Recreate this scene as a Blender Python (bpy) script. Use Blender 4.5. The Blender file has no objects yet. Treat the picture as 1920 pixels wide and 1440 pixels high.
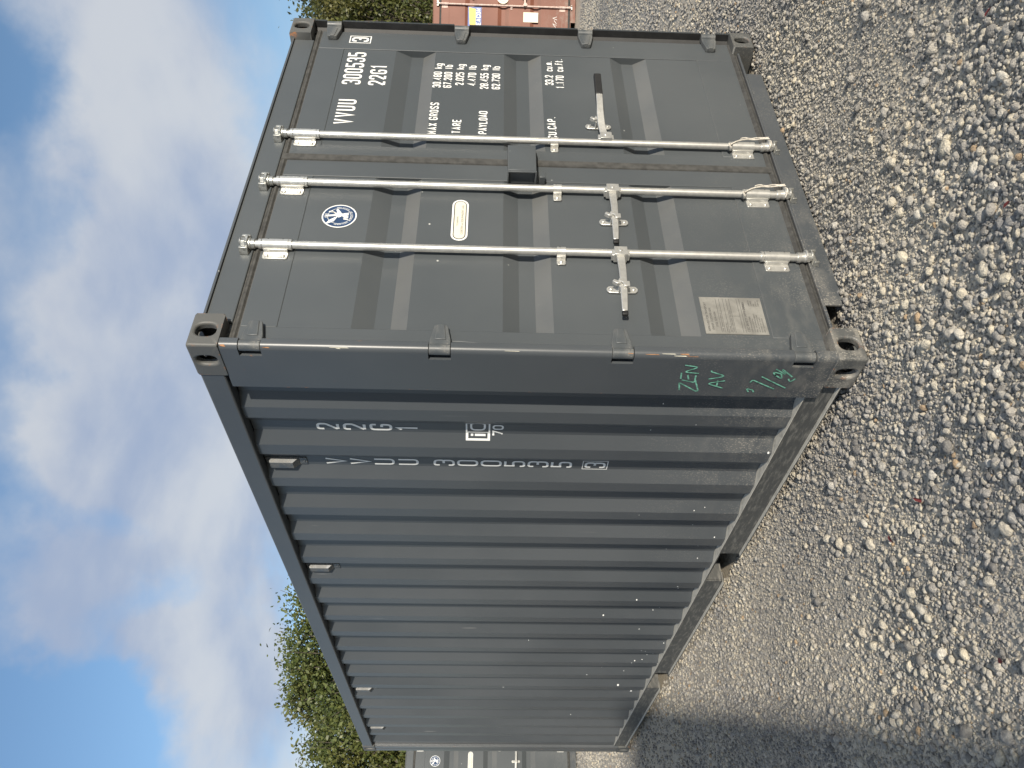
import bpy, bmesh, math, random
import numpy as np
from mathutils import Vector, Matrix, Quaternion

random.seed(7); rng = np.random.default_rng(7)
scene = bpy.context.scene
COL = scene.collection
R = math.radians

# ------------------------------------------------------------------ camera (phone held upright, file stored on its side)
CAM = Vector((-1.9269, -2.2646, 1.4620)); YAW, PITCH, ROLL = 0.66441, -0.03160, 0.02031
f_ = Vector((math.sin(YAW)*math.cos(PITCH), math.cos(YAW)*math.cos(PITCH), math.sin(PITCH)))
r0 = Vector((math.cos(YAW), -math.sin(YAW), 0)); u0 = r0.cross(f_)
r_ = math.cos(ROLL)*r0 + math.sin(ROLL)*u0; u_ = -math.sin(ROLL)*r0 + math.cos(ROLL)*u0
cam = bpy.data.cameras.new('camera'); camo = bpy.data.objects.new('camera', cam); COL.objects.link(camo)
X, Y, Z = -u_, r_, -f_
camo.matrix_world = Matrix(((X.x, Y.x, Z.x, CAM.x), (X.y, Y.y, Z.y, CAM.y), (X.z, Y.z, Z.z, CAM.z), (0, 0, 0, 1)))
cam.sensor_width = 36; cam.lens = 36*1477.8/1920; cam.clip_start = 0.02; cam.clip_end = 3000
scene.camera = camo
scene.render.resolution_x = 1024; scene.render.resolution_y = 768

# ------------------------------------------------------------------ sky and sun (low, behind the photographer)
SUN_EL = R(11.5); SUN_AZ = math.atan2(-0.29, -0.957)
S = Vector((math.sin(SUN_AZ)*math.cos(SUN_EL), math.cos(SUN_AZ)*math.cos(SUN_EL), math.sin(SUN_EL)))
sl = bpy.data.lights.new('sun', 'SUN'); slo = bpy.data.objects.new('sun', sl); COL.objects.link(slo)
sl.energy = 3.75; sl.angle = R(1.2); sl.color = (1.0, 0.92, 0.80)
slo.rotation_mode = 'QUATERNION'; slo.rotation_quaternion = S.to_track_quat('Z', 'Y'); slo.location = (-6, -12, 8)

world = bpy.data.worlds.new('World'); scene.world = world; world.use_nodes = True
vs = scene.view_settings; vs.view_transform = 'Standard'; vs.look = 'None'; vs.exposure = 0.66; vs.gamma = 1.0; vs.use_curve_mapping = False

class NT:
    """small helper to write node trees"""
    def __init__(s, tree): s.t = tree; s.n = tree.nodes; s.l = tree.links
    def add(s, typ, **kw):
        nd = s.n.new(typ)
        for k, v in kw.items():
            if k.startswith('i_'):
                key = k[2:]; key = int(key) if key.isdigit() else key.replace('_', ' ')
                s.set(nd.inputs[key], v)
            else: setattr(nd, k, v)
        return nd
    def set(s, sock, v):
        if isinstance(v, bpy.types.NodeSocket): s.l.new(v, sock)
        elif isinstance(v, bpy.types.Node): s.l.new(v.outputs[0], sock)
        else: sock.default_value = v
    def math(s, op, a, b=0.0, clamp=False):
        nd = s.n.new('ShaderNodeMath'); nd.operation = op; nd.use_clamp = clamp
        s.set(nd.inputs[0], a); s.set(nd.inputs[1], b); return nd.outputs[0]
    def vmath(s, op, a, b=(0, 0, 0)):
        nd = s.n.new('ShaderNodeVectorMath'); nd.operation = op
        s.set(nd.inputs[0], a); s.set(nd.inputs[1], b); return nd
    def ramp(s, v, lo, hi, a=0.0, b=1.0, smooth=True):
        nd = s.n.new('ShaderNodeMapRange'); nd.interpolation_type = 'SMOOTHSTEP' if smooth else 'LINEAR'
        s.set(nd.inputs['Value'], v); s.set(nd.inputs['From Min'], lo); s.set(nd.inputs['From Max'], hi)
        s.set(nd.inputs['To Min'], a); s.set(nd.inputs['To Max'], b); return nd.outputs[0]
    def mix(s, fac, a, b):
        nd = s.n.new('ShaderNodeMix'); nd.data_type = 'RGBA'
        s.set(nd.inputs[0], fac); s.set(nd.inputs[6], a); s.set(nd.inputs[7], b); return nd.outputs[2]
    def noise(s, vec, scale, detail=4.0, rough=0.5, dist=0.0):
        nd = s.n.new('ShaderNodeTexNoise')
        s.set(nd.inputs['Vector'], vec)
        nd.inputs['Scale'].default_value = scale; nd.inputs['Detail'].default_value = detail
        nd.inputs['Roughness'].default_value = rough; nd.inputs['Distortion'].default_value = dist
        return nd.outputs[0]
    def voro(s, vec, scale, feature='F1', out='Distance', rand=1.0):
        nd = s.n.new('ShaderNodeTexVoronoi'); nd.feature = feature
        s.set(nd.inputs['Vector'], vec); nd.inputs['Scale'].default_value = scale
        nd.inputs['Randomness'].default_value = rand
        return nd.outputs[out]

# banks of cloud (+) and gaps between them (-): compass direction, strength, tightness
CLOUDS = [((0.651, 0.58, 0.489), -0.3, 380), ((0.733, 0.462, 0.5), -0.34, 220), ((0.556, 0.653, 0.514), -0.2, 330), ((0.436, 0.739, 0.513), -0.22, 300), ((0.234, 0.849, 0.475), -0.32, 200), ((0.191, 0.901, 0.39), -0.26, 300), ((0.35, 0.862, 0.367), -0.26, 900), ((0.422, 0.81, 0.407), -0.22, 1000), ((0.421, 0.78, 0.463), -0.1, 700), ((0.802, 0.542, 0.249), -0.14, 300), ((0.441, 0.863, 0.247), -0.1, 250), ((0.335, 0.923, 0.19), -0.14, 200), ((0.677, 0.6, 0.426), 0.22000000000000003, 156), ((0.578, 0.712, 0.4), 0.22000000000000003, 132), ((0.485, 0.761, 0.431), 0.17600000000000002, 210), ((0.468, 0.822, 0.325), 0.22000000000000003, 156), ((0.354, 0.822, 0.446), 0.28600000000000003, 252), ((0.316, 0.893, 0.32), 0.30800000000000005, 252), ((0.749, 0.559, 0.356), 0.15400000000000003, 120), ((0.792, 0.435, 0.429), 0.11000000000000001, 120), ((0.225, 0.933, 0.28), 0.132, 180)]
def world_nodes():
    w = NT(world.node_tree); w.n.clear()
    sky = w.add('ShaderNodeTexSky', sky_type='NISHITA', sun_disc=False, sun_elevation=SUN_EL, sun_rotation=SUN_AZ % (2*math.pi),
                altitude=100, air_density=1.0, dust_density=0.4, ozone_density=2.4)
    tc = w.add('ShaderNodeTexCoord').outputs['Generated']
    d = w.vmath('NORMALIZE', tc).outputs[0]
    sep = w.add('ShaderNodeSeparateXYZ'); w.set(sep.inputs[0], d)
    zz = w.math('ADD', w.math('MAXIMUM', sep.outputs[2], 0.0), 0.30)
    comb = w.add('ShaderNodeCombineXYZ')
    w.set(comb.inputs[0], w.math('DIVIDE', sep.outputs[0], zz)); w.set(comb.inputs[1], w.math('DIVIDE', sep.outputs[1], zz))
    p = comb.outputs[0]
    big = w.noise(w.vmath('ADD', p, (3.1, 1.7, 0)).outputs[0], 1.15, 5.0, 0.46, 0.25)
    fine = w.noise(w.vmath('ADD', p, (9.1, 4.7, 0)).outputs[0], 3.2, 6.0, 0.55, 0.2)
    dens = w.math('ADD', w.math('MULTIPLY', big, 0.62), w.math('MULTIPLY', fine, 0.36))
    wp = w.add('ShaderNodeTexNoise'); w.set(wp.inputs['Vector'], d); wp.inputs['Scale'].default_value = 7.0; wp.inputs['Detail'].default_value = 5.0; wp.inputs['Roughness'].default_value = 0.55
    dw = w.vmath('NORMALIZE', w.vmath('ADD', d, w.vmath('MULTIPLY', w.vmath('SUBTRACT', wp.outputs['Color'], (0.5, 0.5, 0.5)).outputs[0], (0.22, 0.22, 0.22)).outputs[0]).outputs[0]).outputs[0]
    for v, amp, tight in CLOUDS:
        dt = w.vmath('DOT_PRODUCT', dw, v).outputs['Value']
        g = w.math('POWER', 2.718, w.math('MULTIPLY', w.math('SUBTRACT', dt, 1.0), tight))
        dens = w.math('ADD', dens, w.math('MULTIPLY', g, amp))
    fac = w.math('MULTIPLY', w.ramp(dens, 0.31, 0.64), 0.90)
    lump = w.noise(w.vmath('ADD', p, (1.1, 8.7, 0)).outputs[0], 1.9, 4.0, 0.5, 0.2)
    ccol = w.mix(w.ramp(w.math('ADD', w.math('MULTIPLY', lump, 0.6), w.math('MULTIPLY', fine, 0.4)), 0.38, 0.60), (0.36, 0.43, 0.58, 1), (0.62, 0.645, 0.685, 1))
    b1 = w.add('ShaderNodeBackground'); w.set(b1.inputs[0], sky.outputs[0]); b1.inputs[1].default_value = 0.118
    b2 = w.add('ShaderNodeBackground'); w.set(b2.inputs[0], ccol); b2.inputs[1].default_value = 0.65
    mx = w.add('ShaderNodeMixShader'); w.set(mx.inputs[0], fac); w.set(mx.inputs[1], b1.outputs[0]); w.set(mx.inputs[2], b2.outputs[0])
    o = w.add('ShaderNodeOutputWorld'); w.set(o.inputs[0], mx.outputs[0])
world_nodes()

# ------------------------------------------------------------------ materials
def new_mat(name):
    m = bpy.data.materials.new(name); m.use_nodes = True
    w = NT(m.node_tree); b = w.n['Principled BSDF']
    return m, w, b
def bump(w, b, h, strength, dist):
    nd = w.add('ShaderNodeBump'); nd.inputs['Strength'].default_value = strength; nd.inputs['Distance'].default_value = dist
    w.set(nd.inputs['Height'], h); w.set(b.inputs['Normal'], nd.outputs[0])
def edge_fac(w, radius=0.012, lo=0.90, hi=0.985):
    bv = w.add('ShaderNodeBevel', samples=4); bv.inputs[0].default_value = radius
    ge = w.add('ShaderNodeNewGeometry')
    dt = w.vmath('DOT_PRODUCT', bv.outputs[0], ge.outputs['True Normal']).outputs['Value']
    return w.ramp(dt, hi, lo)

RUST = (0.20, 0.075, 0.03, 1)
def paint_mat(name, c1, c2, dust_and_sky_tint=(0.30, 0.28, 0.24, 1), rough=0.36, rust=0.0, dirt=1.0, corner=True, wave=0.30):
    m, w, b = new_mat(name)
    oc = w.add('ShaderNodeTexCoord').outputs['Object']
    sep = w.add('ShaderNodeSeparateXYZ'); w.set(sep.inputs[0], oc)
    big = w.noise(oc, 0.9, 4.0, 0.55)
    col = w.mix(w.ramp(big, 0.35, 0.68), c1, c2)
    # road spray: fine dots thickening towards the bottom
    st = w.vmath('MULTIPLY', oc, (1.0, 1.0, 0.55)).outputs[0]
    dots = w.voro(st, 165.0)
    blot = w.noise(oc, 5.0, 5.0, 0.6)
    zf = w.ramp(sep.outputs[2], 0.95, 0.02, 0.0, 1.0)
    if corner:
        yf = w.ramp(sep.outputs[1], 2.2, 0.05, 0.12, 1.0)
        xf = w.ramp(sep.outputs[0], 1.6, 0.0, 0.30, 1.0)
        zf = w.math('MULTIPLY', zf, w.math('MULTIPLY', yf, xf))
    sp = w.math('MULTIPLY', w.ramp(dots, 0.42, 0.14), w.ramp(blot, 0.38, 0.62))
    film = w.math('MULTIPLY', w.ramp(w.noise(w.vmath('MULTIPLY', oc, (5, 5, 11)).outputs[0], 2.0, 4.0), 0.40, 0.70), w.math('POWER', zf, 2.2))
    df = w.math('MULTIPLY', w.math('ADD', w.math('MULTIPLY', sp, zf), w.math('MULTIPLY', film, 0.36)), 0.95*dirt, clamp=True)
    col = w.mix(df, col, dust_and_sky_tint)
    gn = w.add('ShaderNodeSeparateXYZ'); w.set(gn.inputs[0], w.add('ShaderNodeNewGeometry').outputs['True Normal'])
    sky_lift = w.math('MULTIPLY', w.ramp(gn.outputs[2], 0.15, 0.5), w.ramp(w.noise(oc, 3.0, 5.0, 0.6), 0.2, 0.7, 0.08, 0.20))  # up-facing faces lightened in the colour, standing in for sky light
    col = w.mix(sky_lift, col, dust_and_sky_tint)
    # thin long scratches and bird-dropping flecks
    fl = w.ramp(w.voro(oc, 9.0), 0.055, 0.020)
    keep = w.add('ShaderNodeSeparateXYZ'); w.set(keep.inputs[0], w.voro(oc, 9.0, out='Color'))
    fl = w.math('MULTIPLY', fl, w.ramp(keep.outputs[0], 0.72, 0.78))
    col = w.mix(w.math('MULTIPLY', fl, 0.8), col, (0.62, 0.62, 0.58, 1))
    sc = w.noise(w.vmath('MULTIPLY', oc, (60, 60, 1.6)).outputs[0], 1.0, 2.0, 0.5)
    sc = w.math('MULTIPLY', w.ramp(sc, 0.735, 0.76), w.ramp(w.noise(oc, 2.2, 2.0), 0.52, 0.6))
    col = w.mix(w.math('MULTIPLY', sc, 0.55), col, (0.42, 0.41, 0.40, 1))
    if rust > 0:
        rn = w.noise(oc, 26.0, 6.0, 0.65)
        e = w.math('MULTIPLY', edge_fac(w), w.ramp(rn, 0.66-0.22*rust, 0.74-0.18*rust))
        e = w.math('MAXIMUM', e, w.math('MULTIPLY', w.ramp(w.noise(oc, 9.0, 5.0, 0.6), 0.68, 0.76), rust*0.35))
        col = w.mix(e, col, w.mix(w.ramp(rn, 0.4, 0.75), RUST, (0.34, 0.15, 0.06, 1)))
        w.set(b.inputs['Roughness'], w.ramp(e, 0, 1, rough, 0.85, False))
    else:
        w.set(b.inputs['Roughness'], w.math('ADD', w.ramp(df, 0, 0.6, rough, 0.8, False), w.math('MULTIPLY', big, 0.10)))
    w.set(b.inputs['Base Color'], col)
    hh = w.math('ADD', w.math('MULTIPLY', w.noise(oc, 1.7, 2.0, 0.4), wave), w.math('MULTIPLY', w.noise(oc, 210.0, 2.0), 0.006))
    bump(w, b, hh, 0.5, 0.03)
    return m

GREY1, GREY2 = (0.057, 0.064, 0.070, 1), (0.073, 0.080, 0.086, 1)
M = {}
M['paint'] = paint_mat('grey_paint', GREY1, GREY2, wave=0.5)
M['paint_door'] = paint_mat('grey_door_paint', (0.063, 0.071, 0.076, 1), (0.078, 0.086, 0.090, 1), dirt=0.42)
M['paint_cast'] = paint_mat('grey_paint_rusting', (0.076, 0.079, 0.077, 1), (0.094, 0.094, 0.088, 1), rust=0.5, rough=0.55, dirt=1.7)
M['paint_post'] = paint_mat('grey_paint_chipped', GREY1, GREY2, rust=0.22, dirt=1.0)
M['paint_far'] = paint_mat('grey_far_paint', (0.075, 0.078, 0.078, 1), (0.090, 0.091, 0.090, 1), dirt=0.3, corner=False)
M['red'] = paint_mat('red_oxide_paint', (0.165, 0.058, 0.034, 1), (0.215, 0.086, 0.055, 1), rust=0.5, rough=0.6, dirt=0.8, corner=False)

def simple(name, col, rough=0.5, metal=0.0, var=0.15, scale=30.0, bmp=0.0, coord='Object'):
    m, w, b = new_mat(name)
    oc = w.add('ShaderNodeTexCoord').outputs[coord]
    n = w.noise(oc, scale, 5.0, 0.6)
    lo = tuple(max(0, c*(1-var)) for c in col[:3])+(1,); hi = tuple(min(1, c*(1+var)) for c in col[:3])+(1,)
    w.set(b.inputs['Base Color'], w.mix(w.ramp(n, 0.3, 0.7), lo, hi))
    b.inputs['Roughness'].default_value = rough; b.inputs['Metallic'].default_value = metal
    if bmp: bump(w, b, n, 0.5, bmp)
    return m
M['galv'] = simple('galvanised_steel', (0.63, 0.62, 0.58), 0.36, 0.70, 0.09, 42.0, 0.0002)
M['galv_dark'] = simple('weathered_galvanised_steel', (0.40, 0.40, 0.37), 0.38, 0.7, 0.35, 60.0, 0.001)
M['galv_old'] = simple('old_painted_steel', (0.55, 0.42, 0.36), 0.6, 0.1, 0.25, 25.0, 0.001)
M['rubber'] = simple('black_rubber', (0.010, 0.010, 0.010), 0.6, 0, 0.4, 18.0, 0.001)
M['rubber_dusty'] = simple('dusty_rubber', (0.052, 0.051, 0.047), 0.75, 0, 0.30, 34.0, 0.002)
M['white'] = simple('white_decal', (0.78, 0.78, 0.75), 0.5, 0, 0.05, 20.0)
M['cream'] = simple('cream_label', (0.66, 0.63, 0.51), 0.5, 0, 0.05, 20.0)
M['ink'] = simple('dark_ink', (0.05, 0.05, 0.05), 0.6, 0, 0.2)
M['navy'] = simple('navy_decal', (0.022, 0.050, 0.115), 0.45, 0, 0.15)
M['beacon_blue'] = simple('blue_decal', (0.035, 0.085, 0.30), 0.45, 0, 0.1)
M['beacon_yellow'] = simple('yellow_decal', (0.80, 0.50, 0.06), 0.45, 0, 0.1)
M['plate'] = simple('stamped_metal_plate', (0.27, 0.262, 0.235), 0.45, 0.25, 0.2, 14.0)
M['green'] = simple('green_marker', (0.16, 0.40, 0.29), 0.7, 0, 0.45, 55.0)
M['twine'] = simple('seal_cord', (0.56, 0.52, 0.45), 0.8, 0, 0.3, 90.0)
M['dark'] = simple('dark_underside', (0.035, 0.034, 0.032), 0.8, 0, 0.3)
M['leaf_red'] = simple('dry_red_leaf', (0.13, 0.022, 0.020), 0.6, 0, 0.3, 60.0)
M['bark'] = simple('bark', (0.085, 0.070, 0.055), 0.9, 0, 0.4, 14.0, 0.02)
def dusty_rail():
    m, w, b = new_mat('dusty_rail_paint')
    g = w.add('ShaderNodeNewGeometry'); sn = w.add('ShaderNodeSeparateXYZ'); w.set(sn.inputs[0], g.outputs['Normal'])
    oc = w.add('ShaderNodeTexCoord').outputs['Object']
    n = w.noise(oc, 22.0, 6.0, 0.65)
    up = w.math('MULTIPLY', w.ramp(sn.outputs[2], 0.3, 0.8), w.ramp(n, 0.25, 0.55, 0.55, 1.0))
    side = w.math('MULTIPLY', w.ramp(w.noise(w.vmath('MULTIPLY', oc, (8, 8, 40)).outputs[0], 1.5, 6.0, 0.7), 0.45, 0.75), 0.30)
    w.set(b.inputs['Base Color'], w.mix(w.math('MAXIMUM', up, side), (0.066, 0.067, 0.064, 1), (0.56, 0.53, 0.45, 1)))
    b.inputs['Roughness'].default_value = 0.65
    return m
M['rail'] = dusty_rail()

STONE_TINTS = [(0.0, (0.25, 0.243, 0.232)), (0.14, (0.42, 0.40, 0.368)), (0.34, (0.53, 0.495, 0.43)), (0.50, (0.31, 0.305, 0.295)),
               (0.62, (0.58, 0.54, 0.455)), (0.76, (0.44, 0.425, 0.395)), (0.88, (0.62, 0.565, 0.46)), (0.945, (0.64, 0.61, 0.55)), (0.985, (0.44, 0.33, 0.22))]
def tint_ramp(w, v):
    cr = w.add('ShaderNodeValToRGB'); e = cr.color_ramp; e.interpolation = 'CONSTANT'
    while len(e.elements) < len(STONE_TINTS): e.elements.new(0.5)
    for el, (p, c) in zip(e.elements, STONE_TINTS): el.position = p; el.color = c+(1,)
    w.set(cr.inputs[0], v); return cr.outputs[0]
def stone_mat():
    m, w, b = new_mat('gravel_stone')
    oi = w.add('ShaderNodeObjectInfo').outputs['Random']
    oc = w.add('ShaderNodeTexCoord').outputs['Object']
    base = tint_ramp(w, oi)
    sh = w.vmath('ADD', oc, (0, 0, 0)); cmb = w.add('ShaderNodeCombineXYZ'); w.set(cmb.inputs[0], w.math('MULTIPLY', oi, 37.0)); w.set(sh.inputs[1], cmb.outputs[0])
    n = w.noise(sh.outputs[0], 3.2, 6.0, 0.7)
    col = w.mix(w.ramp(n, 0.30, 0.72), w.vmath('MULTIPLY', base, (0.70, 0.70, 0.71)).outputs[0], w.vmath('MULTIPLY', base, (1.28, 1.26, 1.22)).outputs[0])
    ps = w.add('ShaderNodeNewGeometry').outputs['Position']
    pt = w.mix(w.ramp(w.noise(ps, 0.9, 4.0, 0.6), 0.35, 0.66), (0.93, 0.93, 0.94, 1), (1.26, 1.23, 1.15, 1))
    col = w.vmath('MULTIPLY', col, pt).outputs[0]
    w.set(b.inputs['Base Color'], col); b.inputs['Roughness'].default_value = 0.88
    bump(w, b, n, 0.6, 0.12)
    return m
M['stone'] = stone_mat()
def ground_mat():
    m, w, b = new_mat('gravel_ground')
    ps = w.add('ShaderNodeNewGeometry').outputs['Position']
    c1 = w.voro(ps, 75.0, out='Color'); s1 = w.add('ShaderNodeSeparateXYZ'); w.set(s1.inputs[0], c1)
    d1 = w.voro(ps, 75.0); d2 = w.voro(ps, 190.0)
    c2 = w.voro(ps, 190.0, out='Color'); s2 = w.add('ShaderNodeSeparateXYZ'); w.set(s2.inputs[0], c2)
    col = w.mix(w.ramp(w.noise(ps, 3.0, 4.0), 0.4, 0.6), tint_ramp(w, s1.outputs[0]), tint_ramp(w, s2.outputs[0]))
    col = w.mix(0.50, col, (0.50, 0.44, 0.34, 1))
    col = w.vmath('MULTIPLY', col, w.mix(w.ramp(w.noise(ps, 0.35, 4.0), 0.35, 0.65), (0.85, 0.84, 0.83, 1), (1.12, 1.08, 1.0, 1))).outputs[0]
    w.set(b.inputs['Base Color'], col); b.inputs['Roughness'].default_value = 0.92
    h = w.math('SUBTRACT', w.math('MULTIPLY', w.noise(ps, 60.0, 5.0, 0.7), 0.5), w.math('ADD', d1, w.math('MULTIPLY', d2, 0.45)))
    bump(w, b, h, 0.6, 0.006)
    return m
M['ground'] = ground_mat()
def leaf_mat(name, a, c):
    m, w, b = new_mat(name)
    ps = w.add('ShaderNodeNewGeometry').outputs['Position']
    n = w.noise(ps, 9.0, 2.0, 0.6); n2 = w.noise(ps, 0.8, 3.0)
    col = w.mix(w.ramp(n, 0.32, 0.68), a, c)
    col = w.mix(w.math('MULTIPLY', w.ramp(n2, 0.5, 0.72), 0.45), col, (0.17, 0.135, 0.04, 1))
    w.set(b.inputs['Base Color'], col); b.inputs['Roughness'].default_value = 0.45
    tr = w.add('ShaderNodeBsdfTranslucent'); w.set(tr.inputs[0], col)
    mx = w.add('ShaderNodeMixShader'); mx.inputs[0].default_value = 0.28
    w.set(mx.inputs[1], b.outputs[0]); w.set(mx.inputs[2], tr.outputs[0])
    w.set(w.n['Material Output'].inputs[0], mx.outputs[0])
    return m
M['leaf_a'] = leaf_mat('bright_foliage', (0.052, 0.078, 0.020, 1), (0.150, 0.172, 0.052, 1))
M['leaf_b'] = leaf_mat('olive_foliage', (0.055, 0.072, 0.018, 1), (0.135, 0.140, 0.040, 1))
M['leaf_c'] = leaf_mat('dark_foliage', (0.028, 0.042, 0.013, 1), (0.070, 0.082, 0.024, 1))

# ------------------------------------------------------------------ mesh helpers
class MB:
    def __init__(s): s.v = []; s.f = []; s.m = []
    def add(s, vs, fs, mi=0):
        o = len(s.v); s.v += [tuple(p) for p in vs]
        for q in fs: s.f.append(tuple(i+o for i in q)); s.m.append(mi)
    def box(s, x0, x1, y0, y1, z0, z1, mi=0):
        s.add([(x0,y0,z0),(x1,y0,z0),(x1,y1,z0),(x0,y1,z0),(x0,y0,z1),(x1,y0,z1),(x1,y1,z1),(x0,y1,z1)],
              [(0,3,2,1),(4,5,6,7),(0,1,5,4),(1,2,6,5),(2,3,7,6),(3,0,4,7)], mi); return s
    def prism(s, pts, plane, a, b, mi=0):
        n = len(pts)
        mk = {'xy': lambda p, c: (p[0], p[1], c), 'xz': lambda p, c: (p[0], c, p[1]), 'yz': lambda p, c: (c, p[0], p[1])}[plane]
        s.add([mk(p, a) for p in pts]+[mk(p, b) for p in pts],
              [tuple(range(n)), tuple(range(2*n-1, n-1, -1))]+[(i, i+n, (i+1) % n+n, (i+1) % n) for i in range(n)], mi); return s
    def tube(s, pts, rad, n=12, mi=0, cap=True):
        pts = [Vector(p) for p in pts]; k = len(pts)
        rads = rad if isinstance(rad, (list, tuple)) else [rad]*k
        t0 = (pts[1]-pts[0]).normalized(); up = Vector((0, 0, 1)) if abs(t0.z) < 0.9 else Vector((1, 0, 0))
        nx = t0.cross(up).normalized(); vs = []
        for i, p in enumerate(pts):
            t = (pts[min(i+1, k-1)]-pts[max(i-1, 0)]).normalized()
            nx = (nx-t*nx.dot(t)).normalized(); ny = t.cross(nx)
            vs += [p+(nx*math.cos(2*math.pi*j/n)+ny*math.sin(2*math.pi*j/n))*rads[i] for j in range(n)]
        fs = [(i*n+j, i*n+(j+1) % n, (i+1)*n+(j+1) % n, (i+1)*n+j) for i in range(k-1) for j in range(n)]
        if cap: fs += [tuple(range(n-1, -1, -1)), tuple(range((k-1)*n, k*n))]
        s.add(vs, fs, mi); return s
    def dome(s, c, axis, r, h, n=10, mi=0):
        a = Vector(axis); c = Vector(c)
        return s.tube([c, c+a*h*0.55, c+a*h], [r, r*0.9, r*0.45], n, mi)
    def build(s, name, mat, parent=None, bevel=0.0, seg=2, smooth=35, fix=True, weld=False):
        me = bpy.data.meshes.new(name); me.from_pydata(s.v, [], s.f)
        mats = mat if isinstance(mat, list) else [mat]
        for m_ in mats: me.materials.append(M[m_])
        if len(mats) > 1: me.polygons.foreach_set('material_index', s.m)
        if fix or weld:
            bm = bmesh.new(); bm.from_mesh(me)
            if weld: bmesh.ops.remove_doubles(bm, verts=bm.verts, dist=1e-5)
            if fix: bmesh.ops.recalc_face_normals(bm, faces=bm.faces)
            bm.to_mesh(me); bm.free()
        if smooth:
            me.polygons.foreach_set('use_smooth', [True]*len(me.polygons)); me.set_sharp_from_angle(angle=R(smooth))
        me.update()
        o = bpy.data.objects.new(name, me); COL.objects.link(o)
        if parent: o.parent = parent
        if bevel:
            b = o.modifiers.new('Bevel', 'BEVEL'); b.width = bevel; b.segments = seg; b.limit_method = 'ANGLE'; b.angle_limit = R(32)
        return o
def empty(name, loc=(0, 0, 0), rz=0.0):
    o = bpy.data.objects.new(name, None); COL.objects.link(o); o.location = loc; o.rotation_euler = (0, 0, rz); o.empty_display_size = 0.2
    return o
def tag(o, label=None, cat=None, group=None, kind=None):
    for k, v in (('label', label), ('category', cat), ('group', group), ('kind', kind)):
        if v: o[k] = v
    return o
def inst(o, loc, parent=None):
    c = o.copy(); COL.objects.link(c); c.location = loc
    if parent: c.parent = parent
    return c
def copy_tree(o, skip, parent=None):
    c = o.copy(); COL.objects.link(c); c.parent = parent
    for ch in list(o.children):
        if ch.name.split('.')[0] not in skip: copy_tree(ch, skip, c)
    return c

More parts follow.
